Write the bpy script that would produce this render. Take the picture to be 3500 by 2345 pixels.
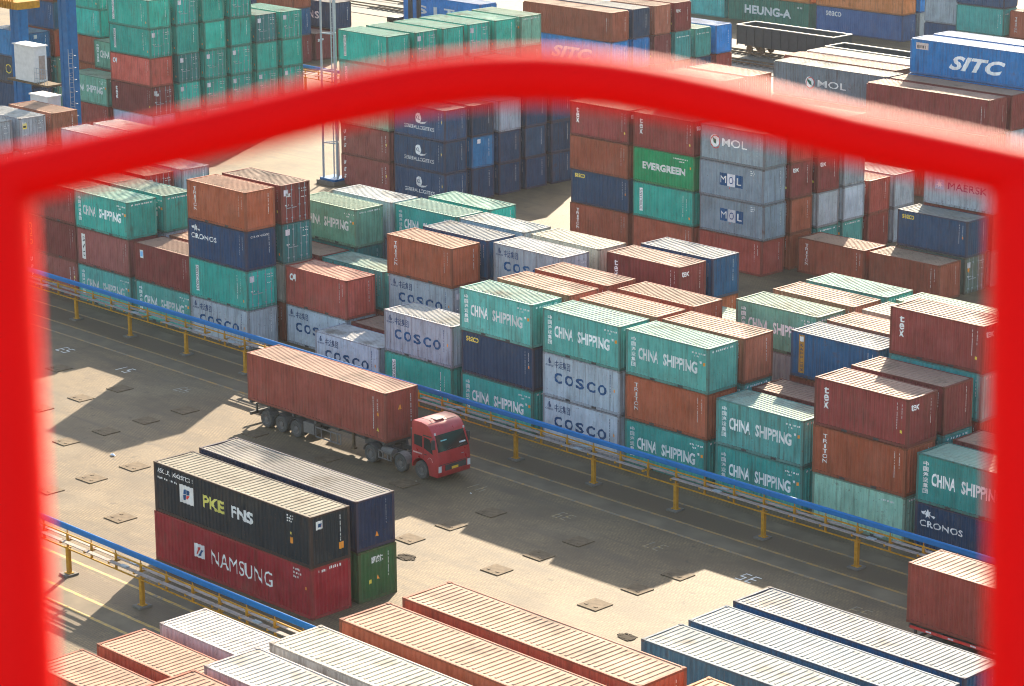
import bpy, bmesh, math, random
from mathutils import Vector, Matrix

# ------------------------------------------------------------------ camera, sky, sun, exposure
scene = bpy.context.scene
for o in list(bpy.data.objects):
    bpy.data.objects.remove(o, do_unlink=True)
COL = scene.collection
R = math.radians
random.seed(7)

CAM_H, YAW, PITCH, ROLL, FOC = 46.2311712, 0.799741545, 0.269628453, -0.0058151264, 2.59486337
fw = Vector((-math.sin(YAW) * math.cos(PITCH), math.cos(YAW) * math.cos(PITCH), -math.sin(PITCH)))
rt = Vector((math.cos(YAW), math.sin(YAW), 0))
up = rt.cross(fw)
rt2 = rt * math.cos(ROLL) + up * math.sin(ROLL)
up2 = up * math.cos(ROLL) - rt * math.sin(ROLL)
cam_data = bpy.data.cameras.new('camera')
cam = bpy.data.objects.new('camera', cam_data)
COL.objects.link(cam)
m = Matrix.Identity(4)
for i in range(3):
    m[i][0], m[i][1], m[i][2] = rt2[i], up2[i], -fw[i]
m[2][3] = CAM_H
cam.matrix_world = m
cam_data.sensor_width = 36
cam_data.lens = FOC * 36
cam_data.clip_start = 0.1
cam_data.clip_end = 3000
cam_data.dof.use_dof = True
cam_data.dof.focus_distance = 165
cam_data.dof.aperture_fstop = 4.2
scene.camera = cam

SUN = Vector((-1.1, 1.88, 1.0)).normalized()          # towards the sun
SUN_EL = math.asin(SUN.z)
world = bpy.data.worlds.new('World')
scene.world = world
world.use_nodes = True
wn = world.node_tree.nodes
sky = wn.new('ShaderNodeTexSky')
sky.sky_type = 'NISHITA'
sky.sun_disc = False
sky.sun_elevation = SUN_EL
sky.sun_rotation = math.atan2(SUN.x, SUN.y)
sky.air_density = 1.3
sky.dust_density = 1.5
sky.ozone_density = 1.0
world.node_tree.links.new(sky.outputs[0], wn['Background'].inputs[0])
wn['Background'].inputs[1].default_value = 0.115
sun_data = bpy.data.lights.new('sun', 'SUN')
sun_data.energy = 5.0
sun_data.angle = R(0.55)
sun_data.color = (1.0, 0.87, 0.67)
sun = bpy.data.objects.new('sun', sun_data)
sun.rotation_euler = SUN.to_track_quat('Z', 'Y').to_euler()
sun.location = (-60, 60, 90)
COL.objects.link(sun)
scene.view_settings.view_transform = 'Standard'
scene.view_settings.look = 'None'
scene.view_settings.exposure = 1.7
scene.view_settings.gamma = 1.0
scene.render.engine = 'CYCLES'
scene.cycles.use_denoising = True
scene.cycles.filter_width = 1.1
scene.cycles.max_bounces = 6
scene.cycles.diffuse_bounces = 3
scene.cycles.volume_bounces = 1
scene.cycles.sample_clamp_indirect = 6

# ------------------------------------------------------------------ materials
def new_mat(name):
    mt = bpy.data.materials.new(name)
    mt.use_nodes = True
    nt = mt.node_tree
    return mt, nt, nt.nodes, nt.links, nt.nodes['Principled BSDF']

def plain(name, col, rough=0.6, metal=0.0, spec=0.5, wear=0.12, scale=3.0):
    mt, nt, n, l, b = new_mat(name)
    tc = n.new('ShaderNodeTexCoord')
    nz = n.new('ShaderNodeTexNoise')
    nz.inputs['Scale'].default_value = scale
    nz.inputs['Detail'].default_value = 6
    l.new(tc.outputs['Object'], nz.inputs['Vector'])
    mx = n.new('ShaderNodeMix'); mx.data_type = 'RGBA'
    mx.inputs[6].default_value = tuple(c * (1 - 2.2 * wear) for c in col) + (1,)
    mx.inputs[7].default_value = tuple(min(1, c * (1 + 1.4 * wear)) for c in col) + (1,)
    l.new(nz.outputs['Fac'], mx.inputs[0])
    l.new(mx.outputs[2], b.inputs['Base Color'])
    b.inputs['Roughness'].default_value = rough
    b.inputs['Metallic'].default_value = metal
    b.inputs['Specular IOR Level'].default_value = spec
    return mt

def paint_mat(name, rust=0.5, dust=0.0, dust_col=(0.50, 0.43, 0.33), rough=0.5, spec=0.5, bump=0.0, stain=0.0):
    """weathered paint; the paint colour is the object's own colour"""
    mt, nt, n, l, b = new_mat(name)
    oi = n.new('ShaderNodeObjectInfo')
    tc = n.new('ShaderNodeTexCoord')
    off = n.new('ShaderNodeVectorMath'); off.operation = 'MULTIPLY_ADD'
    mulr = n.new('ShaderNodeMath'); mulr.operation = 'MULTIPLY'; mulr.inputs[1].default_value = 91.7
    l.new(oi.outputs['Random'], mulr.inputs[0])
    comb = n.new('ShaderNodeCombineXYZ')
    for k in range(3):
        l.new(mulr.outputs[0], comb.inputs[k])
    add = n.new('ShaderNodeVectorMath'); add.operation = 'ADD'
    l.new(tc.outputs['Object'], add.inputs[0]); l.new(comb.outputs[0], add.inputs[1])
    n.remove(off)
    def noise(scale, detail=5, mapping=None, rough_=0.6):
        z = n.new('ShaderNodeTexNoise')
        z.inputs['Scale'].default_value = scale
        z.inputs['Detail'].default_value = detail
        z.inputs['Roughness'].default_value = rough_
        if mapping:
            mp = n.new('ShaderNodeMapping'); mp.inputs['Scale'].default_value = mapping
            l.new(add.outputs[0], mp.inputs[0]); l.new(mp.outputs[0], z.inputs['Vector'])
        else:
            l.new(add.outputs[0], z.inputs['Vector'])
        return z.outputs['Fac']
    def ramp(src, lo, hi, top=1.0):
        r = n.new('ShaderNodeMapRange')
        r.inputs[1].default_value = lo; r.inputs[2].default_value = hi
        r.inputs[3].default_value = 0; r.inputs[4].default_value = top
        l.new(src, r.inputs[0]); return r.outputs[0]
    def own(src):
        k1 = n.new('ShaderNodeMapRange'); k1.inputs[3].default_value = 0.35; k1.inputs[4].default_value = 1.5
        fr = n.new('ShaderNodeMath'); fr.operation = 'FRACT'; l.new(mulr.outputs[0], fr.inputs[0]); l.new(fr.outputs[0], k1.inputs[0])
        mm = n.new('ShaderNodeMath'); mm.operation = 'MULTIPLY'; mm.use_clamp = True
        l.new(src, mm.inputs[0]); l.new(k1.outputs[0], mm.inputs[1]); return mm.outputs[0]
    def mix(fac, a, c):
        mx = n.new('ShaderNodeMix'); mx.data_type = 'RGBA'
        if hasattr(fac, 'type'): l.new(fac, mx.inputs[0])
        else: mx.inputs[0].default_value = fac
        for s, v in ((6, a), (7, c)):
            if isinstance(v, tuple): mx.inputs[s].default_value = v + (1,)
            else: l.new(v, mx.inputs[s])
        return mx.outputs[2]
    # per-thing brightness and slow fading
    hsv = n.new('ShaderNodeHueSaturation')
    l.new(oi.outputs['Color'], hsv.inputs['Color'])
    vr = n.new('ShaderNodeMapRange'); vr.inputs[3].default_value = 0.82; vr.inputs[4].default_value = 1.2
    l.new(oi.outputs['Random'], vr.inputs[0]); l.new(vr.outputs[0], hsv.inputs['Value'])
    c = hsv.outputs[0]
    fade = n.new('ShaderNodeHueSaturation'); fade.inputs['Saturation'].default_value = 0.93; fade.inputs['Value'].default_value = 1.4
    l.new(c, fade.inputs['Color'])
    c = mix(ramp(noise(0.8, 5), 0.38, 0.72, 0.75), c, fade.outputs[0])       # chalky fading of the paint itself
    dk = n.new('ShaderNodeHueSaturation'); dk.inputs['Value'].default_value = 0.62
    l.new(c, dk.inputs['Color'])
    c = mix(ramp(noise(1.7, 6, (1.5, 1.5, 0.5)), 0.5, 0.75, 0.8), c, dk.outputs[0])
    if dust:
        c = mix(ramp(noise(0.7, 5), 0.25, 0.8, 1.0) if False else dust, c, dust_col)
    if stain:
        c = mix(ramp(noise(0.55, 7), 0.52, 0.72, stain), c, (0.13, 0.10, 0.07))
    c = mix(own(ramp(noise(1.0, 6, (7, 7, 0.35)), 0.50, 0.78, 0.7 * rust)), c, (0.075, 0.036, 0.02))   # streaks
    c = mix(own(ramp(noise(0.8, 8, None, 0.72), 0.60, 0.70, 0.5 * rust)), c, (0.10, 0.042, 0.02))
    c = mix(ramp(noise(9.0, 5), 0.62, 0.72, 0.9 * rust), c, (0.11, 0.045, 0.02))                 # rust spots
    l.new(c, b.inputs['Base Color'])
    rr = n.new('ShaderNodeMapRange'); rr.inputs[3].default_value = rough - 0.1; rr.inputs[4].default_value = rough + 0.18
    l.new(noise(2.2, 4), rr.inputs[0]); l.new(rr.outputs[0], b.inputs['Roughness'])
    b.inputs['Specular IOR Level'].default_value = spec
    if bump:
        bp = n.new('ShaderNodeBump'); bp.inputs['Strength'].default_value = bump; bp.inputs['Distance'].default_value = 0.03
        l.new(noise(2.0, 4), bp.inputs['Height']); l.new(bp.outputs[0], b.inputs['Normal'])
    return mt

M = {}
M['wall'] = paint_mat('container_paint', rust=0.75, rough=0.55, spec=0.2, bump=0.3, stain=0.25)
M['roof'] = paint_mat('container_roof_paint', rust=0.6, dust=0.55, dust_col=(0.40, 0.335, 0.235), rough=0.66, spec=0.12, bump=0.4, stain=0.75)
M['frame'] = paint_mat('container_frame_paint', rust=1.1, dust=0.32, dust_col=(0.12, 0.06, 0.035), rough=0.65, spec=0.2)
M['casting'] = paint_mat('casting_paint', rust=1.1, dust=0.5, dust_col=(0.11, 0.055, 0.03), rough=0.7, spec=0.2)
M['marking'] = paint_mat('marking_paint', rust=0.5, rough=0.6, spec=0.2)
M['clean'] = paint_mat('vehicle_paint', rust=0.12, rough=0.28, spec=0.6)
M['yellow'] = plain('yellow_paint', (0.50, 0.235, 0.012), 0.6, spec=0.25, wear=0.3, scale=4)
M['blue'] = plain('blue_paint', (0.001, 0.15, 0.42), 0.5, spec=0.25, wear=0.16)
M['crane_blue'] = plain('crane_blue_paint', (0.004, 0.115, 0.31), 0.5, spec=0.25, wear=0.2)
M['tray'] = plain('dusty_tray', (0.36, 0.285, 0.245), 0.75, spec=0.2, wear=0.25, scale=4)
M['dark'] = plain('dark_steel', (0.035, 0.034, 0.034), 0.6, wear=0.2)
M['chassis'] = plain('dusty_chassis', (0.085, 0.075, 0.068), 0.75, wear=0.25, scale=5)
M['tyre'] = plain('dusty_tyre', (0.07, 0.064, 0.058), 0.85, wear=0.2, scale=6)
M['rim'] = plain('dusty_rim', (0.15, 0.13, 0.115), 0.7, wear=0.2, scale=8)
M['rust'] = plain('rusty_steel', (0.155, 0.105, 0.06), 0.8, spec=0.15, wear=0.35, scale=4)
M['soil'] = plain('dark_soil', (0.05, 0.036, 0.024), 0.9, spec=0.1, wear=0.3, scale=8)
M['concrete'] = plain('concrete', (0.15, 0.13, 0.105), 0.85, wear=0.2, scale=4)
M['galv'] = plain('galvanised_steel', (0.30, 0.34, 0.37), 0.5, wear=0.12)
M['white'] = plain('white_sheet', (0.66, 0.64, 0.62), 0.6, wear=0.12)
M['red'] = plain('red_rail_paint', (0.95, 0.001, 0.001), 0.55, spec=0.10, wear=0.04, scale=9)
M['lamp'] = plain('lamp_glass', (0.6, 0.6, 0.58), 0.12, wear=0.05)
M['plate_yellow'] = plain('number_plate', (0.75, 0.42, 0.02), 0.5, wear=0.05)
M['wagon'] = plain('wagon_paint', (0.03, 0.036, 0.04), 0.65, wear=0.25, scale=2)
M['trim'] = plain('bare_edge', (0.34, 0.31, 0.28), 0.45, wear=0.1)
M['glass'] = plain('cab_glass', (0.012, 0.02, 0.02), 0.06, spec=0.8, wear=0.05)

def ground_mat():
    mt, nt, n, l, b = new_mat('paver_ground')
    tc = n.new('ShaderNodeTexCoord')
    def noise(scale, detail=6, mapping=None, rough=0.62):
        z = n.new('ShaderNodeTexNoise')
        z.inputs['Scale'].default_value = scale; z.inputs['Detail'].default_value = detail
        z.inputs['Roughness'].default_value = rough
        if mapping:
            mp = n.new('ShaderNodeMapping'); mp.inputs['Scale'].default_value = mapping
            l.new(tc.outputs['Object'], mp.inputs[0]); l.new(mp.outputs[0], z.inputs['Vector'])
        else:
            l.new(tc.outputs['Object'], z.inputs['Vector'])
        return z.outputs['Fac']
    def ramp(src, lo, hi, top=1.0, bot=0.0):
        r = n.new('ShaderNodeMapRange')
        r.inputs[1].default_value = lo; r.inputs[2].default_value = hi
        r.inputs[3].default_value = bot; r.inputs[4].default_value = top
        l.new(src, r.inputs[0]); return r.outputs[0]
    def mix(fac, a, c, mode='MIX'):
        mx = n.new('ShaderNodeMix'); mx.data_type = 'RGBA'; mx.blend_type = mode
        if hasattr(fac, 'type'): l.new(fac, mx.inputs[0])
        else: mx.inputs[0].default_value = fac
        for s, v in ((6, a), (7, c)):
            if isinstance(v, tuple): mx.inputs[s].default_value = v + (1,)
            else: l.new(v, mx.inputs[s])
        return mx.outputs[2]
    br = n.new('ShaderNodeTexBrick')
    br.inputs['Scale'].default_value = 1.0
    br.inputs['Brick Width'].default_value = 0.24
    br.inputs['Row Height'].default_value = 0.15
    br.inputs['Mortar Size'].default_value = 0.018
    br.inputs['Mortar Smooth'].default_value = 0.3
    br.inputs['Color1'].default_value = (0.23, 0.15, 0.072, 1)
    br.inputs['Color2'].default_value = (0.185, 0.122, 0.06, 1)
    br.inputs['Mortar'].default_value = (0.06, 0.044, 0.028, 1)
    mp = n.new('ShaderNodeMapping'); mp.inputs['Rotation'].default_value = (0, 0, R(4))
    l.new(tc.outputs['Object'], mp.inputs[0]); l.new(mp.outputs[0], br.inputs['Vector'])
    c = br.outputs['Color']
    c = mix(ramp(noise(0.09, 6), 0.40, 0.66, 0.45), c, (0.21, 0.146, 0.076))
    c = mix(ramp(noise(0.30, 9, None, 0.7), 0.46, 0.62, 0.78), c, (0.098, 0.066, 0.036))
    c = mix(ramp(noise(0.6, 8, (0.16, 1.0, 1)), 0.50, 0.70, 0.7), c, (0.075, 0.056, 0.038))   # tyre and mud drag along the lanes
    c = mix(ramp(noise(1.0, 7, (0.035, 1.5, 1), 0.7), 0.54, 0.68, 0.6), c, (0.07, 0.052, 0.036))   # long tyre marks
    c = mix(ramp(noise(0.16, 6, None, 0.55), 0.55, 0.7, 0.5), c, (0.235, 0.17, 0.10))                # dusty pale patches
    c = mix(ramp(noise(1.6, 8), 0.60, 0.70, 0.85), c, (0.05, 0.036, 0.024))
    c = mix(ramp(noise(5.5, 6, None, 0.75), 0.42, 0.62, 0.55), c, (0.10, 0.073, 0.046))              # grit between the pavers
    sep = n.new('ShaderNodeSeparateXYZ'); l.new(tc.outputs['Object'], sep.inputs[0])        # soil trodden in along the pipe racks
    for yc in (99.6, 70.95):
        ma = n.new('ShaderNodeMath'); ma.operation = 'MULTIPLY_ADD'; ma.inputs[1].default_value = 0.012; ma.inputs[2].default_value = 0.012 * 110 - yc
        l.new(sep.outputs[0], ma.inputs[0])
        ad = n.new('ShaderNodeMath'); ad.operation = 'ADD'; l.new(ma.outputs[0], ad.inputs[0]); l.new(sep.outputs[1], ad.inputs[1])
        ab = n.new('ShaderNodeMath'); ab.operation = 'ABSOLUTE'; l.new(ad.outputs[0], ab.inputs[0])
        nz = noise(1.1, 8)
        sm = n.new('ShaderNodeMath'); sm.operation = 'MULTIPLY_ADD'; sm.inputs[1].default_value = 1.6; l.new(nz, sm.inputs[0]); l.new(ab.outputs[0], sm.inputs[2])
        r = n.new('ShaderNodeMapRange'); r.inputs[1].default_value = 2.0; r.inputs[2].default_value = 1.35; r.inputs[3].default_value = 0; r.inputs[4].default_value = 0.85
        l.new(sm.outputs[0], r.inputs[0])
        c = mix(r.outputs[0], c, (0.12, 0.082, 0.05))
    l.new(c, b.inputs['Base Color'])
    b.inputs['Roughness'].default_value = 0.68
    b.inputs['Specular IOR Level'].default_value = 0.2
    bp = n.new('ShaderNodeBump'); bp.inputs['Strength'].default_value = 0.55; bp.inputs['Distance'].default_value = 0.02
    h = mix(0.5, br.outputs['Fac'], noise(3.0, 8))
    inv = n.new('ShaderNodeInvert'); l.new(h, inv.inputs['Color'])
    l.new(inv.outputs[0], bp.inputs['Height']); l.new(bp.outputs[0], b.inputs['Normal'])
    return mt
M['ground'] = ground_mat()

def line_mat(name, col, keep):
    """thin worn road paint: bare patches show the slab colour"""
    mt, nt, n, l, b = new_mat(name)
    tc = n.new('ShaderNodeTexCoord')
    z = n.new('ShaderNodeTexNoise'); z.inputs['Scale'].default_value = 2.2; z.inputs['Detail'].default_value = 9
    z.inputs['Roughness'].default_value = 0.75
    l.new(tc.outputs['Object'], z.inputs['Vector'])
    r = n.new('ShaderNodeMapRange'); r.inputs[1].default_value = keep - 0.1; r.inputs[2].default_value = keep + 0.1
    l.new(z.outputs['Fac'], r.inputs[0])
    mx = n.new('ShaderNodeMix'); mx.data_type = 'RGBA'
    mx.inputs[6].default_value = col + (1,); mx.inputs[7].default_value = (0.15, 0.125, 0.09, 1)
    l.new(r.outputs[0], mx.inputs[0]); l.new(mx.outputs[2], b.inputs['Base Color'])
    b.inputs['Roughness'].default_value = 0.65
    return mt
M['line_yellow'] = line_mat('worn_yellow_line', (0.52, 0.28, 0.02), 0.52)
M['line_white'] = line_mat('worn_white_paint', (0.72, 0.70, 0.66), 0.58)
M['line_worn'] = line_mat('worn_orange_line', (0.42, 0.21, 0.03), 0.49)
M['line_faint'] = line_mat('faint_white_paint', (0.6, 0.58, 0.54), 0.44)
M['line_faint_yellow'] = line_mat('faint_yellow_paint', (0.5, 0.29, 0.04), 0.44)
M['lane'] = plain('smooth_concrete_lane', (0.165, 0.122, 0.076), 0.75, spec=0.2, wear=0.3, scale=0.6)

# ------------------------------------------------------------------ mesh helpers
class MB:
    def __init__(self):
        self.v = []; self.f = []
    def add(self, vs, fs):
        k = len(self.v)
        self.v += [tuple(p) for p in vs]
        self.f += [tuple(i + k for i in f) for f in fs]
    def box(self, x0, x1, y0, y1, z0, z1):
        self.add([(x0, y0, z0), (x1, y0, z0), (x1, y1, z0), (x0, y1, z0), (x0, y0, z1), (x1, y0, z1), (x1, y1, z1), (x0, y1, z1)],
                 [(0, 3, 2, 1), (4, 5, 6, 7), (0, 1, 5, 4), (1, 2, 6, 5), (2, 3, 7, 6), (3, 0, 4, 7)])
        return self
    def tube(self, pts, r, n=8, cap=True):
        pts = [Vector(p) for p in pts]
        rings = []
        for i, p in enumerate(pts):
            d = (pts[min(i + 1, len(pts) - 1)] - pts[max(i - 1, 0)]).normalized()
            a = d.cross(Vector((0, 0, 1)))
            if a.length < 1e-4: a = d.cross(Vector((0, 1, 0)))
            a.normalize(); c = d.cross(a).normalized()
            rr = r[i] if isinstance(r, (list, tuple)) else r
            rings.append([p + (a * math.cos(2 * math.pi * k / n) + c * math.sin(2 * math.pi * k / n)) * rr for k in range(n)])
        vs = [q for g in rings for q in g]; fs = []
        for i in range(len(pts) - 1):
            for k in range(n):
                fs.append((i * n + k, i * n + (k + 1) % n, (i + 1) * n + (k + 1) % n, (i + 1) * n + k))
        if cap:
            fs.append(tuple(range(n - 1, -1, -1))); fs.append(tuple((len(pts) - 1) * n + k for k in range(n)))
        self.add(vs, fs); return self
    def lathe(self, prof, n=20, axis='y', c=(0, 0, 0)):
        """prof = list of (radius, offset along axis), closed loop"""
        vs = []; fs = []; k = len(prof)
        for i in range(n):
            a = 2 * math.pi * i / n
            for r, t in prof:
                if axis == 'y': vs.append((c[0] + r * math.cos(a), c[1] + t, c[2] + r * math.sin(a)))
                elif axis == 'z': vs.append((c[0] + r * math.cos(a), c[1] + r * math.sin(a), c[2] + t))
                else: vs.append((c[0] + t, c[1] + r * math.cos(a), c[2] + r * math.sin(a)))
        for i in range(n):
            j = (i + 1) % n
            for q in range(k):
                w = (q + 1) % k
                fs.append((i * k + q, i * k + w, j * k + w, j * k + q))
        self.add(vs, fs); return self
    def prism(self, poly, y0, y1, axes='xz'):
        """polygon in x,z extruded along y (or y,z along x with axes='yz', x,y along z with 'xy')"""
        k = len(poly)
        def P(p, t):
            return (p[0], t, p[1]) if axes == 'xz' else ((t, p[0], p[1]) if axes == 'yz' else (p[0], p[1], t))
        vs = [P(p, y0) for p in poly] + [P(p, y1) for p in poly]
        fs = [tuple(range(k)), tuple(range(2 * k - 1, k - 1, -1))]
        for i in range(k):
            j = (i + 1) % k
            fs.append((i, k + i, k + j, j))
        self.add(vs, fs); return self
    def mesh(self, name, mat, smooth=False, bevel=0.0, recalc=True):
        me = bpy.data.meshes.new(name)
        me.from_pydata(self.v, [], self.f)
        if recalc or bevel:
            b = bmesh.new(); b.from_mesh(me)
            if recalc: bmesh.ops.recalc_face_normals(b, faces=b.faces)
            if bevel:
                es = [e for e in b.edges if len(e.link_faces) == 2 and e.calc_face_angle(0) > 0.5]
                bmesh.ops.bevel(b, geom=es, offset=bevel, segments=2, profile=0.6, affect='EDGES', clamp_overlap=True)
            b.to_mesh(me); b.free()
        if smooth:
            me.polygons.foreach_set('use_smooth', [True] * len(me.polygons))
            try: me.set_sharp_from_angle(angle=R(42))
            except Exception: pass
        me.materials.append(mat if not isinstance(mat, str) else M[mat])
        return me

def link(name, data, parent=None, loc=(0, 0, 0), rz=0.0, color=None):
    o = bpy.data.objects.new(name, data)
    COL.objects.link(o)
    o.location = loc
    if rz: o.rotation_euler = (0, 0, rz)
    if parent is not None: o.parent = parent
    if color is not None: o.color = tuple(color) + (1,)
    return o
def thing(name, label, cat, loc=(0, 0, 0), rz=0.0, group=None):
    o = link(name, None, None, loc, rz)
    o.empty_display_size = 0.5
    o['label'] = label; o['category'] = cat
    if group: o['group'] = group
    return o
def struct(name, me, loc=(0, 0, 0)):
    o = link(name, me, None, loc); o['kind'] = 'structure'; return o
def tag(o, label, cat, group=None):
    o['label'] = label; o['category'] = cat
    if group: o['group'] = group
    return o
def copy_tree(o, parent=None):
    c = o.copy(); COL.objects.link(c); c.parent = parent
    for ch in o.children: copy_tree(ch, c)
    return c
ORD = ['first', 'second', 'third', 'fourth', 'fifth', 'sixth', 'seventh', 'eighth', 'ninth', 'tenth', 'eleventh', 'twelfth', 'thirteenth', 'fourteenth', 'fifteenth', 'sixteenth', 'seventeenth', 'eighteenth']

# text as a filled mesh, fitted into a rectangle (u0,u1,v0,v1)
_fc = {}
def text_polys(s, bold=0.0, shear=0.0, spacing=1.0):
    key = (s, bold, shear, spacing)
    if key in _fc: return _fc[key]
    cu = bpy.data.curves.new('t', 'FONT')
    cu.body = s; cu.resolution_u = 3; cu.offset = bold; cu.shear = shear; cu.space_character = spacing
    ob = bpy.data.objects.new('t', cu); COL.objects.link(ob)
    dg = bpy.context.evaluated_depsgraph_get()
    me = bpy.data.meshes.new_from_object(ob.evaluated_get(dg))
    vs = [(v.co.x, v.co.y) for v in me.vertices]; fs = [tuple(p.vertices) for p in me.polygons]
    bpy.data.objects.remove(ob); bpy.data.curves.remove(cu); bpy.data.meshes.remove(me)
    _fc[key] = (vs, fs)
    return vs, fs
def fit(vs, r, rot=0):
    if rot == 90: vs = [(-y, x) for x, y in vs]
    if rot == -90: vs = [(y, -x) for x, y in vs]
    if rot == 180: vs = [(-x, -y) for x, y in vs]
    xs = [p[0] for p in vs]; ys = [p[1] for p in vs]
    sx = (r[1] - r[0]) / max(1e-6, max(xs) - min(xs)); sy = (r[3] - r[2]) / max(1e-6, max(ys) - min(ys))
    return [(r[0] + (x - min(xs)) * sx, r[2] + (y - min(ys)) * sy) for x, y in vs]
# ------------------------------------------------------------------ shipping containers
CW = 2.438
L20, L40, HS, HC = 6.058, 12.192, 2.591, 2.896
DEP = 0.044
def profile(a, b, pitch):
    """trapezoid corrugation from a to b: list of (u, depth)"""
    k = max(1, round((b - a) / pitch)); p = (b - a) / k
    pts = [(a, 0.0)]
    for i in range(k):
        s = a + i * p
        pts += [(s + 0.28 * p, 0.0), (s + 0.46 * p, -DEP), (s + 0.82 * p, -DEP), (s + p, 0.0)]
    return pts
_PROF = {}
def prof_for(L, end):
    key = (L, end)
    if key not in _PROF:
        _PROF[key] = profile(-CW / 2 + 0.14, CW / 2 - 0.14, 0.24) if end else profile(-L / 2 + 0.13, L / 2 - 0.13, 0.278)
    return _PROF[key]
def depth_at(prof, u):
    if u <= prof[0][0] or u >= prof[-1][0]: return 0.0
    lo, hi = 0, len(prof) - 1
    while hi - lo > 1:
        md = (lo + hi) // 2
        if prof[md][0] <= u: lo = md
        else: hi = md
    (u0, d0), (u1, d1) = prof[lo], prof[hi]
    return d0 + (d1 - d0) * (u - u0) / max(1e-9, u1 - u0)
def place(u, v, out, L, end):
    if end: return (L / 2 - 0.012 + out, u, v)
    return (u, -CW / 2 + 0.012 - out, v)

_C = {}
def cached(key, fn):
    if key not in _C: _C[key] = fn()
    return _C[key]
def side_mesh(L, H, sgn):
    def mk():
        b = MB(); pr = prof_for(L, False); vs = []
        for u, d in pr:
            y = sgn * (CW / 2 - 0.012 + d)
            vs += [(u, y, 0.15), (u, y, H - 0.07)]
        b.add(vs, [(2 * i, 2 * i + 2, 2 * i + 3, 2 * i + 1) if sgn < 0 else (2 * i, 2 * i + 1, 2 * i + 3, 2 * i + 2) for i in range(len(pr) - 1)])
        return b.mesh('side_panel', 'wall', recalc=False)
    return cached(('side', L, H, sgn), mk)
def end_mesh(L, H, sgn):
    def mk():
        b = MB(); pr = prof_for(L, True); vs = []
        for u, d in pr:
            x = sgn * (L / 2 - 0.012 + d)
            vs += [(x, u, 0.15), (x, u, H - 0.09)]
        b.add(vs, [(2 * i, 2 * i + 2, 2 * i + 3, 2 * i + 1) if sgn > 0 else (2 * i, 2 * i + 1, 2 * i + 3, 2 * i + 2) for i in range(len(pr) - 1)])
        return b.mesh('end_panel', 'wall', recalc=False)
    return cached(('end', L, H, sgn), mk)
def frame_mesh(L, H):
    def mk():
        b = MB(); w = CW / 2; h = L / 2
        for sx in (-1, 1):
            for sy in (-1, 1):
                x0, x1 = sorted((sx * h, sx * (h - 0.135))); y0, y1 = sorted((sy * w, sy * (w - 0.145)))
                b.box(x0, x1, y0, y1, 0.118, H - 0.118)
            x0, x1 = sorted((sx * (h - 0.006), sx * (h - 0.12)))
            b.box(x0, x1, -w + 0.147, w - 0.147, 0.01, 0.16)
            b.box(x0, x1, -w + 0.147, w - 0.147, H - 0.105, H - 0.012)
        for sy in (-1, 1):
            y0, y1 = sorted((sy * (w - 0.004), sy * (w - 0.075)))
            b.box(-h + 0.137, h - 0.137, y0, y1, 0.02, 0.165)
            b.box(-h + 0.137, h - 0.137, y0, y1, H - 0.085, H - 0.01)
        b.box(-h + 0.14, h - 0.14, -w + 0.08, w - 0.08, 0.06, 0.13)
        return b.mesh('frame', 'frame')
    return cached(('frame', L, H), mk)
def casting_mesh():
    def mk():
        b = MB(); b.box(-0.089, 0.089, -0.081, 0.081, -0.059, 0.059)
        b.box(-0.05, 0.05, -0.025, 0.025, 0.0592, 0.0605)
        return b.mesh('corner_casting', 'casting', bevel=0.012)
    return cached('cast', mk)
def pocket_mesh(L):
    def mk():
        b = MB(); b.box(-0.18, 0.18, -CW / 2 - 0.001, -CW / 2 + 0.06, 0.03, 0.145)
        return b.mesh('fork_pocket', 'dark')
    return cached(('pock', L), mk)
def roof_mesh(L, H, pitch, var):
    def mk():
        rg = random.Random(var * 31 + int(pitch * 100) + int(L))
        dents = [(rg.uniform(-L / 2, L / 2), rg.uniform(-0.8, 0.8), rg.uniform(0.35, 1.4), rg.uniform(-0.055, 0.015)) for _ in range(int(L * 1.2) if var else 4)]
        def dz(x, y):
            s = 0.0
            for cx, cy, r, a in dents:
                q = ((x - cx) ** 2 + (y - cy) ** 2) / (r * r)
                if q < 6: s += a * math.exp(-q)
            return s * max(0.0, 1 - (abs(y) / 1.17) ** 6)
        b = MB(); z0 = H - 0.028
        nx, ny = int(L * 3), 8
        xa, xb, ya, yb = -L / 2 + 0.14, L / 2 - 0.14, -CW / 2 + 0.05, CW / 2 - 0.05
        vs = []
        for i in range(nx + 1):
            for j in range(ny + 1):
                x = xa + (xb - xa) * i / nx; y = ya + (yb - ya) * j / ny
                vs.append((x, y, z0 + dz(x, y)))
        b.add(vs, [(i * (ny + 1) + j, (i + 1) * (ny + 1) + j, (i + 1) * (ny + 1) + j + 1, i * (ny + 1) + j + 1) for i in range(nx) for j in range(ny)])
        k = round((L - 0.7) / pitch); p = (L - 0.7) / k
        hw, tw, ht = (0.06, 0.034, 0.036) if L < 7 else (0.052, 0.032, 0.027)
        for i in range(k + 1):
            x = -L / 2 + 0.35 + i * p
            ys = [-1.03, -0.98, -0.6, -0.3, 0, 0.3, 0.6, 0.98, 1.03]
            rows = []
            for q, y in enumerate(ys):
                e = 0.0 if q in (0, len(ys) - 1) else 1.0
                wob = dz(x, y) * 1.6
                zz = z0 + dz(x, y)
                rows.append([(x - hw + wob, y, zz - 0.002), (x - tw * e + wob, y, zz + ht * e - 0.002 * (1 - e)), (x + tw * e + wob, y, zz + ht * e - 0.002 * (1 - e)), (x + hw + wob, y, zz - 0.002)])
            vs = [pt for r_ in rows for pt in r_]
            b.add(vs, [(4 * a + c, 4 * a + c + 1, 4 * a + c + 5, 4 * a + c + 4) for a in range(len(ys) - 1) for c in range(3)])
        return b.mesh('roof', 'roof', recalc=False)
    return cached(('roof', L, H, pitch, var), mk)
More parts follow.
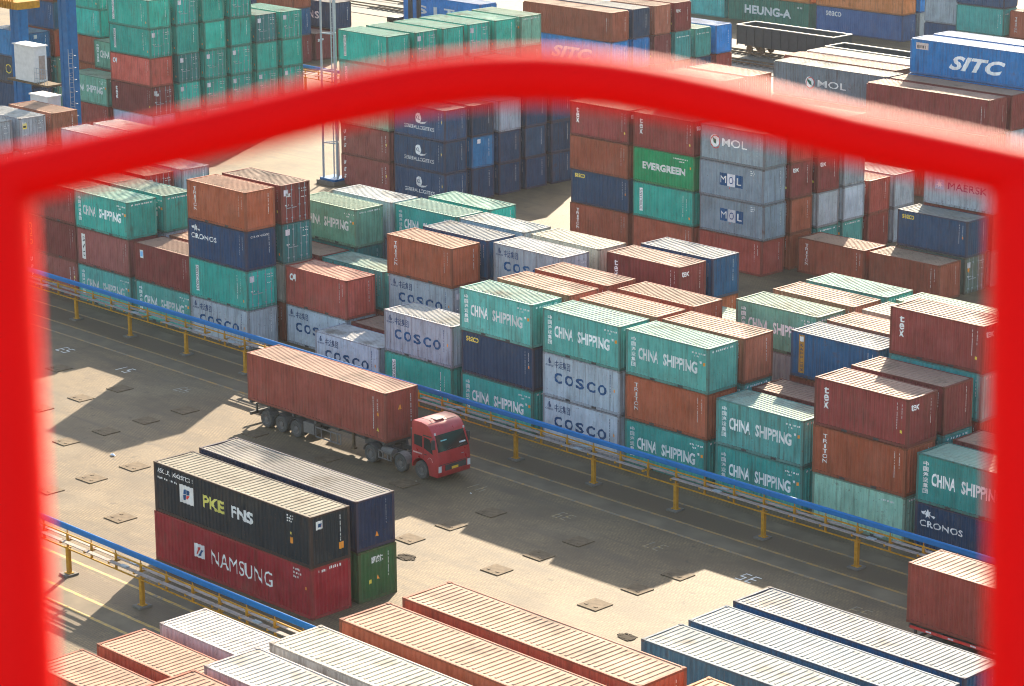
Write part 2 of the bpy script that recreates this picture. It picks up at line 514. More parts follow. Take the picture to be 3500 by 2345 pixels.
def fix_up(me):
    return me
def door_mesh(L, H, s):
    def mk():
        b = MB(); w = CW / 2 - 0.15; x = L / 2 - 0.05
        y0, y1 = (-w, -0.012) if s < 0 else (0.012, w)
        b.box(x - 0.03, x, y0, y1, 0.17, H - 0.11)
        k = 5; hh = (H - 0.11 - 0.17) / k                       # pressed horizontal panels
        for i in range(k):
            b.box(x, x + 0.014, y0 + 0.05, y1 - 0.05, 0.17 + i * hh + 0.05, 0.17 + (i + 1) * hh - 0.05)
        return b.mesh('door_leaf', 'wall')
    return cached(('door', L, H, s), mk)
def rod_mesh(L, H, y):
    def mk():
        b = MB(); x = L / 2 + 0.0
        b.tube([(x, y, 0.05), (x, y, H - 0.05)], 0.019, 6)
        for z in (0.35, 1.15, H - 0.4):
            b.box(x - 0.035, x + 0.02, y - 0.055, y + 0.055, z - 0.04, z + 0.04)
        b.box(x - 0.01, x + 0.03, y - 0.02, y + 0.36 if y < 0 else y + 0.02, 1.0, 1.04)
        return b.mesh('lock_rod', 'galv')
    return cached(('rod', L, H, y), mk)

WHT, YEL, ORG, BLU, NVY, BLK, REDC = (0.74, 0.74, 0.72), (0.78, 0.62, 0.08), (0.8, 0.3, 0.03), (0.005, 0.062, 0.17), (0.01, 0.04, 0.12), (0.03, 0.03, 0.03), (0.6, 0.03, 0.02)
def decal_polys(d, rg):
    k = d[0]; out_v, out_f = [], []
    def addp(vs, fs):
        o = len(out_v); out_v.extend(vs); out_f.extend(tuple(i + o for i in f) for f in fs)
    def rect(r): addp([(r[0], r[2]), (r[1], r[2]), (r[1], r[3]), (r[0], r[3])], [(0, 1, 2, 3)])
    if k == 't':
        vs, fs = text_polys(d[1], 0.75 * (d[4] if len(d) > 4 else 0.025), d[6] if len(d) > 6 else 0.0, d[7] if len(d) > 7 else 1.0)
        addp(fit(vs, d[2], d[5] if len(d) > 5 else 0), fs)
    elif k == 'stack':
        s, r = d[1], d[2]; h = (r[3] - r[2]) / len(s); gap = d[5] if len(d) > 5 else 0.2
        for i, ch in enumerate(s):
            if ch == ' ': continue
            vs, fs = text_polys(ch, d[4] if len(d) > 4 else 0.025, d[6] if len(d) > 6 else 0.0)
            w = (r[1] - r[0]); cx = (r[0] + r[1]) / 2
            ww = w * (0.3 if ch in 'Iil' else 1.0)
            addp(fit(vs, (cx - ww / 2, cx + ww / 2, r[3] - (i + 1) * h + h * gap / 2, r[3] - i * h - h * gap / 2)), fs)
    elif k == 'spread':                                   # letters set wide apart
        s, r = d[1], d[2]; n = len(s); w = (r[1] - r[0]) / (n + (n - 1) * 0.32)
        for i, ch in enumerate(s):
            vs, fs = text_polys(ch, 0.6 * (d[4] if len(d) > 4 else 0.04))
            x = r[0] + i * w * 1.32
            ww = w * (0.3 if ch == 'I' else 1.0)
            addp(fit(vs, (x + (w - ww) / 2, x + (w + ww) / 2, r[2], r[3])), fs)
    elif k == 'r': rect(d[2])
    elif k == 'p':
        addp(d[2], [tuple(range(len(d[2])))])
    elif k == 'ell':
        cx, cy, rx, ry = d[2]; n = 18
        addp([(cx + rx * math.cos(6.2832 * i / n), cy + ry * math.sin(6.2832 * i / n)) for i in range(n)], [tuple(range(n))])
    elif k == 'ring':
        cx, cy, rx, ry, t = d[2]; n = 20; vs = []
        for i in range(n):
            a = 6.2832 * i / n
            vs += [(cx + rx * math.cos(a), cy + ry * math.sin(a)), (cx + rx * (1 - t) * math.cos(a), cy + ry * (1 - t) * math.sin(a))]
        addp(vs, [(2 * i, (2 * i + 2) % (2 * n), (2 * i + 3) % (2 * n), 2 * i + 1) for i in range(n)])
    elif k == 'star':
        cx, cy, r0, r1 = d[2]; n = 7
        addp([(cx + (r0 if i % 2 == 0 else r1) * math.sin(3.14159 * i / n), cy + (r0 if i % 2 == 0 else r1) * math.cos(3.14159 * i / n)) for i in range(2 * n)], [tuple(range(2 * n))])
    elif k == 'codev':                                    # column of tiny marks
        u, v1, v0 = d[2]; z = v1
        while z > v0:
            h = rg.uniform(0.05, 0.13); rect((u - 0.022, u + 0.022, z - h, z)); z -= h + rg.choice((0.015, 0.03, 0.09))
    elif k == 'codeh':
        u0, u1, v, h = d[2]; x = u0
        while x < u1:
            w = rg.uniform(0.04, 0.08); rect((x, min(x + w, u1), v, v + h)); x += w + rg.choice((0.03, 0.05, 0.12))
    return out_v, out_f
def decal_mesh(key, group, L, end):
    def mk():
        rg = random.Random(sum(map(ord, str(key))))
        bm = bmesh.new(); lay = {}
        pr = prof_for(L, end)
        allv = []
        for d, layer in group:
            vs, fs = decal_polys(d, rg)
            bv = [bm.verts.new((u, v, layer)) for u, v in vs]
            for f in fs:
                try: bm.faces.new([bv[i] for i in f])
                except ValueError: pass
        us = [v.co.x for v in bm.verts]
        if not us: us = [0]
        lo, hi = min(us), max(us)
        for u, _ in pr:
            if lo < u < hi:
                bmesh.ops.bisect_plane(bm, geom=list(bm.verts) + list(bm.edges) + list(bm.faces), plane_co=(u, 0, 0), plane_no=(1, 0, 0), dist=1e-5)
        for v in bm.verts:
            u, w, ly = v.co
            v.co = place(u, w, depth_at(pr, u) + 0.005 + ly, L, end)
        me = bpy.data.meshes.new('lettering'); bm.to_mesh(me); bm.free()
        me.materials.append(M['marking'])
        return me
    return cached(key, mk)

# decals for the long side (u along x, v up), 20 ft unless noted, then for the end (u along y)
codes = [('codev', 0, (2.30, 2.28, 0.95), WHT), ('codev', 0, (2.62, 2.26, 1.45), WHT)]
endcode = [('codev', 0, (0.72, 2.25, 0.95), WHT)]
def tri(): return [('stack', 'TRITON', (-2.36, -2.08, 0.62, 2.24), WHT, 0.01, 0.18)]
def cosco(): return [('t', '中远集团', (-2.08, -0.86, 1.80, 2.25), NVY, 0.012), ('spread', 'COSCO', (-2.14, 1.98, 0.92, 1.54), BLU, 0.055),
                     ('p', 0, [(-2.55, 1.98), (-2.50, 1.98), (-2.50, 2.32), (-2.55, 2.32)], NVY), ('p', 0, [(-2.60, 1.98), (-2.68, 2.02), (-2.57, 2.26)], NVY),
                     ('p', 0, [(-2.47, 1.98), (-2.36, 2.02), (-2.48, 2.2)], NVY), ('t', 'COSCO', (-2.82, -2.22, 1.82, 1.93), NVY, 0.03),
                     ('codev', 0, (2.25, 2.25, 0.9), NVY), ('r', 0, (2.52, 2.66, 1.28, 1.44), ORG)]
def china(): return [('stack', '中国海运集团', (-2.62, -2.30, 0.52, 2.26), WHT, 0.02, 0.16), ('t', 'CHINA', (-2.09, -0.62, 1.02, 1.70), WHT, 0.04),
                     ('t', 'SHIPPING', (-0.28, 2.22, 1.02, 1.70), WHT, 0.04), ('codeh', 0, (1.85, 2.8, 2.15, 0.09), WHT), ('codeh', 0, (2.0, 2.35, 1.97, 0.09), WHT),
                     ('p', 0, [(2.40, 1.78), (2.52, 1.78), (2.52, 1.64), (2.44, 1.64)], WHT), ('r', 0, (2.66, 2.78, 1.56, 1.74), ORG)]
csend = [('codeh', 0, (-0.85, 0.95, 2.28, 0.10), WHT)]
def dong(): return [('r', 0, (-2.40, -2.04, 0.45, 2.18), WHT), ('t', 'DONGFANG', (-2.33, -2.11, 0.55, 2.08), BLK, 0.01, 90, 0, 1.15, 'top')] + [('codev', 0, (1.95, 2.2, 0.55), WHT), ('codev', 0, (2.3, 2.0, 1.2), WHT), ('r', 0, (2.52, 2.68, 0.5, 0.66), ORG)]
def tex(): return [('stack', 'tex', (-2.44, -2.12, 1.0, 2.2), WHT, 0.025, 0.12)] + codes + [('r', 0, (2.5, 2.66, 0.72, 0.88), YEL)]
texend = [('t', 'tex', (-0.92, -0.30, 1.90, 2.26), WHT, 0.02)] + endcode
def seaco(c=YEL): return [('t', 'seaco', (-2.62, -1.62, 2.0, 2.30), c, 0.015)] + codes + [('r', 0, (2.55, 2.68, 1.3, 1.46), ORG)]
def cronos(): return [('t', 'CRONOS', (-2.74, -0.05, 1.38, 1.72), WHT, 0.02), ('star', 0, (-2.25, 2.08, 0.26, 0.12), WHT), ('p', 0, [(-2.7, 2.15), (-2.4, 2.2), (-2.5, 2.0)], WHT),
                      ('p', 0, [(-2.05, 2.05), (-1.75, 2.02), (-1.9, 1.88)], WHT)] + codes
def cai(): return [('t', 'CAI', (-2.62, -1.98, 1.66, 2.14), WHT, 0.06, 0, 0.1, 0.85)] + codes
def gl(): return [('ell', 0, (-0.12, 1.62, 0.36, 0.42), WHT), ('t', 'GL', (-0.34, 0.05, 1.48, 1.80), NVY, 0.01, 0, 0, 1, 'top'),
                  ('p', 0, [(-0.3, 1.24), (0.1, 1.32), (0.66, 1.36), (0.86, 1.46), (0.70, 1.26), (0.2, 1.16)], WHT), ('t', 'GENERAL LOGISTICS', (-1.85, 1.72, 0.70, 1.0), WHT, 0.01)] + codes + [('r', 0, (2.56, 2.7, 1.5, 1.68), YEL)]
def molbox(): return [('r', 0, (-1.12, -0.38, 0.95, 1.86), BLU), ('r', 0, (-0.36, 0.34, 0.95, 1.86), (0.62, 0.6, 0.63)), ('r', 0, (0.36, 1.08, 0.95, 1.86), BLU),
                      ('t', 'M', (-1.02, -0.5, 1.14, 1.66), WHT, 0.0, 0, 0, 1, 'top'), ('t', 'O', (-0.24, 0.22, 1.14, 1.66), (0.02, 0.05, 0.2), 0.01, 0, 0, 1, 'top'), ('t', 'L', (0.52, 0.94, 1.14, 1.66), WHT, 0.01, 0, 0, 1, 'top'),
                      ('codeh', 0, (1.75, 2.2, 2.3, 0.07), WHT), ('codeh', 0, (1.75, 2.2, 2.16, 0.07), WHT), ('codeh', 0, (1.75, 2.1, 2.02, 0.07), WHT), ('r', 0, (-0.2, -0.1, 0.78, 0.88), REDC)]
def moleagle(k=1.0, o=0.0): return [('ell', 0, (-1.7 * k + o, 1.5, 0.44, 0.46), WHT), ('p', 0, [(-1.95 * k + o, 1.75), (-1.6 * k + o, 1.6), (-1.5 * k + o, 1.2), (-1.75 * k + o, 1.35)], (0.02, 0.14, 0.09), 'top'),
                        ('ring', 0, (-1.62 * k + o, 1.42, 0.46, 0.5, 0.12), REDC, 'top'), ('t', 'MOL', (-1.0 * k + o, 1.35 * k + o, 1.2, 1.78), WHT, 0.012)] + codes
def raffles(): return [('r', 0, (-2.5, -2.08, 0.25, 2.42), (0.55, 0.27, 0.04)), ('stack', 'RAFFLES', (-2.40, -2.18, 0.35, 1.95), NVY, 0.01, 0.3, 0, 0, 'top'), ('r', 0, (-2.44, -2.16, 2.05, 2.34), WHT, 'top')] + codes
def pke(): return [('t', 'ASK US, LOGISTICS !', (-5.85, -3.0, 2.06, 2.32), WHT, 0.008), ('codeh', 0, (-5.85, -4.2, 1.78, 0.09), WHT), ('r', 0, (-4.05, -2.9, 0.95, 1.88), (0.66, 0.64, 0.6)),
                   ('p', 0, [(-3.72, 1.42), (-3.55, 1.42), (-3.55, 1.68), (-3.68, 1.66)], BLU, 'top'), ('p', 0, [(-3.52, 1.42), (-3.3, 1.42), (-3.26, 1.62), (-3.45, 1.7)], BLU, 'top'),
                   ('p', 0, [(-3.76, 1.39), (-3.55, 1.39), (-3.6, 1.12), (-3.72, 1.12)], BLU, 'top'), ('p', 0, [(-3.52, 1.39), (-3.28, 1.39), (-3.4, 1.2), (-3.56, 1.2)], REDC, 'top'),
                   ('t', 'PKE', (-2.2, -0.52, 1.12, 1.76), (0.78, 0.72, 0.16), 0.05), ('t', 'FNS', (0.05, 1.72, 1.12, 1.74), WHT, 0.05),
                   ('codeh', 0, (4.35, 4.8, 2.28, 0.07), WHT), ('codeh', 0, (4.35, 4.75, 2.14, 0.07), WHT), ('codeh', 0, (4.35, 4.7, 2.0, 0.07), WHT), ('r', 0, (4.5, 4.72, 0.95, 1.25), ORG), ('r', 0, (4.52, 4.66, 1.4, 1.52), YEL)]
pke_end = [('r', 0, (-0.86, -0.44, 1.86, 2.28), WHT), ('p', 0, [(-0.72, 1.96), (-0.6, 1.96), (-0.5, 2.16), (-0.7, 2.14)], BLU, 'top'), ('p', 0, [(-0.6, 1.96), (-0.5, 2.0), (-0.5, 2.1)], REDC, 'top')] + [('codev', 0, (0.62, 2.3, 1.0), WHT), ('r', 0, (0.55, 0.82, 0.58, 0.92), ORG)]
def namsung(): return [('r', 0, (-2.95, -2.15, 0.95, 1.66), (0.68, 0.66, 0.64)), ('p', 0, [(-2.8, 1.1), (-2.65, 1.1), (-2.45, 1.5), (-2.62, 1.5)], REDC, 'top'), ('p', 0, [(-2.6, 1.05), (-2.45, 1.05), (-2.22, 1.4), (-2.4, 1.42)], BLU, 'top'),
                       ('t', 'NAMSUNG', (-1.6, 3.1, 0.86, 1.62), WHT, 0.0, 0, 0, 1.0), ('codeh', 0, (4.7, 5.2, 2.25, 0.1), WHT), ('codeh', 0, (4.7, 5.3, 2.05, 0.1), WHT), ('codeh', 0, (4.7, 5.1, 1.85, 0.1), WHT), ('r', 0, (5.55, 5.65, 1.4, 1.55), ORG)]
nam_end = [('codeh', 0, (-0.75, -0.3, 2.26, 0.12), WHT), ('codeh', 0, (-0.1, 0.75, 2.3, 0.14), WHT)]
kai_end = [('t', '凯航', (-0.38, 0.36, 1.85, 2.2), WHT, 0.03), ('p', 0, [(-0.05, 0.98), (0.12, 0.98), (0.03, 1.2)], ORG), ('r', 0, (-0.56, -0.38, 0.85, 1.05), YEL)] + endcode
def sitc(): return [('t', 'SITC', (-2.1, 3.5, 0.72, 1.92), WHT, 0.055, 0, 0.35, 1.05), ('r', 0, (-5.55, -4.25, 2.05, 2.6), (0.6, 0.5, 0.45)), ('codeh', 0, (-5.4, -4.4, 2.15, 0.25), BLK, 'top'), ('codev', 0, (5.6, 2.5, 0.9), WHT)]
def sitc_wide(): return [('spread', 'SITC', (-4.0, 4.2, 1.0, 1.9), WHT, 0.05)]
def maersk(): return [('t', 'MAERSK', (-0.95, 2.4, 1.25, 1.75), NVY, 0.0), ('r', 0, (-2.05, -1.35, 1.15, 1.85), (0.35, 0.6, 0.75)), ('star', 0, (-1.7, 1.5, 0.3, 0.13), WHT, 'top')]
def heung(): return [('t', 'HEUNG-A', (-3.6, 3.4, 0.95, 1.95), WHT, 0.05), ('codeh', 0, (4.3, 5.0, 2.2, 0.2), WHT)]
def ues(): return [('stack', 'UES', (-2.75, -2.45, 0.45, 2.2), WHT, 0.045, 0.4, 0.25), ('codev', 0, (2.1, 2.1, 0.8), WHT), ('codev', 0, (2.5, 2.2, 0.9), WHT), ('r', 0, (2.5, 2.66, 1.35, 1.55), YEL)]
def evergreen(): return [('t', 'EVERGREEN', (-2.14, 2.14, 1.05, 1.6), WHT, 0.06), ('codeh', 0, (0.9, 2.4, 2.2, 0.09), WHT), ('codeh', 0, (1.5, 2.0, 2.0, 0.09), WHT), ('r', 0, (2.55, 2.7, 1.6, 1.78), ORG)]
def gvc(): return [('r', 0, (-2.52, -2.08, 0.42, 2.2), (0.68, 0.64, 0.6)), ('stack', 'GVC', (-2.42, -2.18, 0.55, 2.1), BLK, 0.02, 0.35, 0, 0, 'top')] + codes

BRN, MAR, TRI_, TEAL, GRN, GRY, NAV, RED_ = (0.30, 0.074, 0.038), (0.21, 0.038, 0.034), (0.36, 0.085, 0.036), (0.09, 0.35, 0.30), (0.018, 0.35, 0.275), (0.41, 0.44, 0.49), (0.02, 0.055, 0.115), (0.46, 0.085, 0.06)
# kind: colour, long-side decals, end decals, end has doors, words for the label
K = {
 'brown': (BRN, codes, endcode, 0, 'rust brown'), 'maroon': (MAR, codes, endcode, 0, 'dark maroon'), 'orange_brown': ((0.38, 0.13, 0.075), codes, endcode, 0, 'orange brown'),
 'red': ((0.34, 0.06, 0.042), codes, endcode, 0, 'faded red'), 'teal': ((0.06, 0.33, 0.30), codes, csend, 0, 'plain teal'), 'dark_teal': ((0.03, 0.15, 0.15), codes, endcode, 0, 'dark teal'),
 'pale_green': ((0.22, 0.40, 0.29), [('codeh', 0, (1.5, 2.4, 2.1, 0.09), WHT)], csend, 0, 'pale weathered green'),
 'china': (TEAL, china(), csend, 0, 'teal white-lettered'), 'china_green': ((0.14, 0.34, 0.24), china(), csend, 0, 'sage green white-lettered'), 'china_deep': ((0.03, 0.30, 0.26), china(), csend, 0, 'deep teal white-lettered'),
 'cosco': (GRY, cosco(), endcode, 0, 'light grey blue-lettered'), 'cosco_door': (GRY, cosco(), [], 1, 'light grey blue-lettered'),
 'triton': (TRI_, tri() + codes, endcode, 0, 'brick red stacked-lettered'), 'triton_dark': (BRN, tri() + codes, endcode, 0, 'brown stacked-lettered'),
 'green': (GRN, dong(), endcode, 0, 'bright green white-striped'), 'green_door': (GRN, dong(), [], 1, 'bright green door-end'), 'green_door_dull': ((0.03, 0.20, 0.19), dong(), [], 1, 'dull green door-end'),
 'evergreen': ((0.004, 0.27, 0.10), evergreen(), endcode, 0, 'mid green white-lettered'),
 'tex': (MAR, tex(), texend, 0, 'maroon white-lettered'), 'tex_door': (MAR, tex(), [('t', 'tex', (-0.85, -0.4, 1.75, 2.05), WHT, 0.04)], 1, 'maroon door-end'), 'tex_plain': ((0.24, 0.06, 0.055), tex(), endcode, 0, 'maroon white-lettered'),
 'seaco': (NAV, seaco(), endcode, 0, 'navy yellow-lettered'), 'cronos': ((0.008, 0.045, 0.11), cronos(), [('t', 'CRONOS', (-0.82, 0.62, 2.12, 2.26), WHT, 0.02, 0, 0, 1.3)] + endcode, 0, 'dark blue white-lettered'),
 'cai': (RED_, cai(), endcode, 0, 'bright brick red'), 'gl': ((0.03, 0.07, 0.14), gl(), endcode, 0, 'slate blue emblem-marked'), 'navy': ((0.03, 0.065, 0.13), codes, endcode, 0, 'slate navy'),
 'navy_blue': ((0.01, 0.075, 0.17), codes, endcode, 0, 'deep blue'), 'blue_sticker': ((0.02, 0.17, 0.36), codes, [('r', 0, (-0.6, -0.2, 2.0, 2.35), WHT)] + endcode, 0, 'mid blue stickered'),
 'mol_box': ((0.19, 0.235, 0.27), molbox(), endcode, 0, 'slate grey blue-badged'), 'mol_eagle': ((0.21, 0.25, 0.28), moleagle(), endcode, 0, 'slate grey eagle-marked'),
 'grey': ((0.36, 0.40, 0.44), codes, endcode, 0, 'plain grey'), 'grey_door': ((0.40, 0.43, 0.46), codes, [('r', 0, (-0.95, -0.6, 1.7, 2.15), YEL), ('r', 0, (-0.9, -0.65, 1.8, 1.95), BLK, 'top')], 1, 'light grey door-end'),
 'cream': ((0.50, 0.46, 0.38), codes, endcode, 0, 'cream'), 'raffles': ((0.015, 0.08, 0.165), raffles(), endcode, 0, 'blue orange-striped'),
 'gvc': ((0.27, 0.075, 0.07), gvc(), endcode, 0, 'brown white-striped'), 'gold': (MAR, [('t', 'GOLD', (-2.7, -2.4, 0.4, 2.0), ORG, 0.03, -90)] + codes, endcode, 0, 'maroon orange-lettered'),
 'ues': ((0.28, 0.08, 0.065), ues(), endcode, 0, 'brown white-lettered'), 'sticker': (MAR, [('r', 0, (-2.45, -2.02, 1.6, 2.15), WHT), ('r', 0, (-2.36, -2.12, 1.7, 2.05), (0.2, 0.45, 0.7), 'top')] + codes, endcode, 0, 'maroon white-stickered'),
 'lilac': ((0.42, 0.46, 0.62), [], endcode, 0, 'pale lilac'), 'white': ((0.50, 0.48, 0.49), [], endcode, 0, 'off-white'), 'beige': ((0.45, 0.43, 0.35), [], endcode, 0, 'weathered beige'),
 'maersk': ((0.50, 0.54, 0.56), maersk(), endcode, 0, 'pale grey star-marked'), 'dark_door': ((0.10, 0.12, 0.10), codes, [('ell', 0, (-0.8, 1.7, 0.12, 0.16), ORG)], 1, 'dark green door-end'),
 'pke': ((0.012, 0.020, 0.028), pke(), pke_end, 0, 'black yellow-lettered'), 'namsung': ((0.33, 0.012, 0.022), namsung(), nam_end, 0, 'crimson white-lettered'),
 'kai': ((0.05, 0.13, 0.045), [], kai_end, 0, 'olive green'), 'pke_blue': ((0.014, 0.03, 0.075), [], [('codev', 0, (0.7, 2.3, 1.1), WHT), ('p', 0, [(0.0, 0.55), (0.18, 0.55), (0.09, 0.8)], ORG)], 0, 'midnight blue'),
 'sitc': ((0.006, 0.20, 0.48), sitc(), endcode, 0, 'bright blue white-lettered'), 'sitc_wide': ((0.01, 0.22, 0.58), sitc_wide(), endcode, 0, 'bright blue wide-lettered'), 'blue': ((0.008, 0.20, 0.52), [], endcode, 0, 'bright blue'),
 'heung': ((0.06, 0.20, 0.14), heung(), endcode, 0, 'dark green white-lettered'), 'seaco_far': ((0.05, 0.11, 0.26), [('t', 'seaco', (-4.7, -2.5, 1.9, 2.45), WHT, 0.015)], endcode, 0, 'blue white-lettered'),
 'orange': ((0.58, 0.20, 0.06), [], endcode, 0, 'orange'), 'mol_long': ((0.19, 0.235, 0.27), moleagle(1.3, 0.1), endcode, 0, 'slate grey eagle-marked'),
 'sinotrans': ((0.03, 0.06, 0.12), [('spread', 'SINOTRANS', (-4.6, 3.6, 0.95, 1.75), WHT, 0.04)], endcode, 0, 'navy wide-lettered'), 'ssp': (MAR, [], [('t', 'SSP', (-0.85, 0.0, 2.0, 2.3), WHT, 0.05)], 0, 'maroon'),
 'wac': ((0.05, 0.06, 0.08), [('t', 'WAC', (0.2, 2.4, 1.1, 1.7), YEL, 0.05), ('ring', 0, (-0.6, 1.4, 0.5, 0.45, 0.2), YEL)], endcode, 0, 'charcoal yellow-lettered'),
 'truckbox': ((0.27, 0.056, 0.036), [('codev', 0, (5.0, 2.5, 0.6), WHT), ('codev', 0, (5.35, 2.4, 1.7), WHT), ('r', 0, (5.3, 5.5, 1.45, 1.62), ORG), ('p', 0, [(5.25, 0.55), (5.5, 0.55), (5.38, 0.82)], YEL)], [('codev', 0, (0.72, 2.5, 0.9), WHT), ('p', 0, [(-0.25, 1.75), (0.02, 1.75), (-0.12, 2.05)], ORG)], 0, 'rust red'),
}
FILL = ['brown', 'maroon', 'china', 'grey', 'red', 'teal', 'triton']
n_cont = 0
# boxes inside the blocks that no visible face shows: built plainly and joined at the end (ranges of creation numbers)
HIDDEN = set(k for a, z_ in [(6, 6), (9, 9), (12, 13), (18, 19), (21, 22), (24, 25), (30, 30), (33, 36), (39, 39), (41, 44), (53, 53), (55, 55), (58, 58), (65, 67), (69, 70), (74, 74), (77, 77), (80, 81), (85, 88), (90, 91), (96, 97), (99, 100), (102, 105), (107, 107), (113, 114), (116, 117), (119, 121), (126, 126), (129, 130), (133, 134), (136, 137), (141, 141), (143, 143), (146, 147), (149, 150), (152, 153), (158, 158), (161, 161), (167, 167), (177, 177), (182, 186), (189, 189), (225, 226), (230, 231), (235, 236), (240, 242), (245, 247), (266, 267), (277, 279), (282, 284), (320, 321), (324, 326), (328, 328), (331, 332), (334, 335), (343, 343), (355, 356), (363, 363), (365, 365), (371, 371), (374, 375), (383, 385), (390, 392), (396, 398), (400, 402), (404, 406), (408, 410), (412, 414), (416, 416), (418, 418), (420, 420), (423, 425)] for k in range(a, z_ + 1))
core = MB(); core_mat = []
def container(kind, x, y, z, L=L20, H=HS, label=None, group=None, detail=2, pitch=None, var=0):
    """x = centre, y = near face, z = floor; detail 0 far, 1 mid, 2 full"""
    global n_cont
    rg = random.Random(n_cont * 7 + 3)
    n_cont += 1
    col, side, end, doors, words = K[kind]
    if n_cont - 1 in HIDDEN:
        core.box(x - L / 2 + 0.01, x + L / 2 - 0.01, y + 0.02, y + CW - 0.02, z + 0.005, z + H - 0.01)
        core_mat.append(0 if col[0] > 1.6 * col[1] else (1 if col[1] > 1.3 * col[0] else 2))
        return None
    root = thing('shipping_container', label or (words + ' shipping container'), 'container', (x + rg.uniform(-0.05, 0.05), y + CW / 2 + rg.uniform(-0.045, 0.045), z), rg.uniform(-0.005, 0.005), group)
    j = rg.uniform(0.88, 1.12)
    col = tuple(min(0.9, c * j * rg.uniform(0.96, 1.04)) for c in col)
    link('side_panel', side_mesh(L, H, -1), root, color=col)
    link('side_panel', side_mesh(L, H, 1), root, color=col)
    link('end_panel', end_mesh(L, H, -1), root, color=col)
    link('frame', frame_mesh(L, H), root, color=tuple(c * 0.85 for c in col))
    pt = pitch or rg.choice((0.30, 0.30, 0.23))
    link('roof', roof_mesh(L, H, pt, var or rg.randint(1, 3)), root, color=col)
    if doors:
        for s in (-1, 1):
            dl = link('door_leaf', door_mesh(L, H, s), root, color=col)
            for yy in ((-0.78, -0.32) if s < 0 else (0.32, 0.78)):
                link('lock_rod', rod_mesh(L, H, yy), dl)
    else:
        link('end_panel', end_mesh(L, H, 1), root, color=col)
    if detail >= 1:
        for sx in (-1, 1):
            for sy in (-1, 1):
                for zz in (0.059, H - 0.059):
                    link('corner_casting', casting_mesh(), root, (sx * (L / 2 - 0.087), sy * (CW / 2 - 0.079), zz), color=tuple(c * 0.7 for c in col))
    if detail >= 2 and L == L20:
        for sx in (-1, 1):
            link('fork_pocket', pocket_mesh(L), root, (sx * 1.03, 0, 0))
    for is_end, decs in ((False, side), (True, end)):
        if doors and is_end:
            decs = list(decs) + [('r', 0, (-0.98, -0.62, H - 0.75, H - 0.35), (0.6, 0.55, 0.58)), ('codeh', 0, (0.5, 0.95, H - 0.45, 0.05), WHT), ('codeh', 0, (0.5, 0.95, H - 0.62, 0.05), WHT), ('codeh', 0, (0.45, 0.9, H - 1.0, 0.05), WHT), ('codeh', 0, (-0.9, -0.6, 1.2, 0.06), WHT)]
        by = {}
        for d in decs:
            dc = d[3]
            if L == L40 and not is_end and d in codes:          # the code columns sit near the right-hand end
                d = ('codev', 0, (d[2][0] + 3.05, d[2][1], d[2][2]), d[3])
            top = 0.006 if d[-1] == 'top' else 0.0
            fam = 'lettering' if d[0] in ('t', 'stack', 'spread') else ('code_marks' if d[0] in ('codev', 'codeh') else ('emblem' if d[0] != 'r' else 'placard'))
            by.setdefault((dc, fam, 0 if fam == 'code_marks' else len(by)), []).append((d, top))
        for q, ((dc, fam, _), grp) in enumerate(by.items()):
            me = decal_mesh((kind, L, is_end, q, H if is_end and doors else 0), grp, L, is_end)
            o = link(fam, me, root, color=dc)
            if fam == 'code_marks': o['kind'] = 'stuff'
            if is_end and doors: o.location.x = 0.036
    return root

def stack(block, bay, nbay, row, x, y, kinds, L=L20, H=HS, group=None, detail=2, pitch=None):
    for i, kd in enumerate(kinds):
        if kd == '?': kd = random.choice(FILL)
        lv = 'ground level' if i == 0 else ('%s level' % ORD[i])
        lab = '%s container, %s, %s bay from left, %s row, %s' % (K[kd][4], lv, ORD[bay], ORD[row], block)
        container(kd, x, y, i * (H + 0.012), L, H, lab, group, detail, pitch)

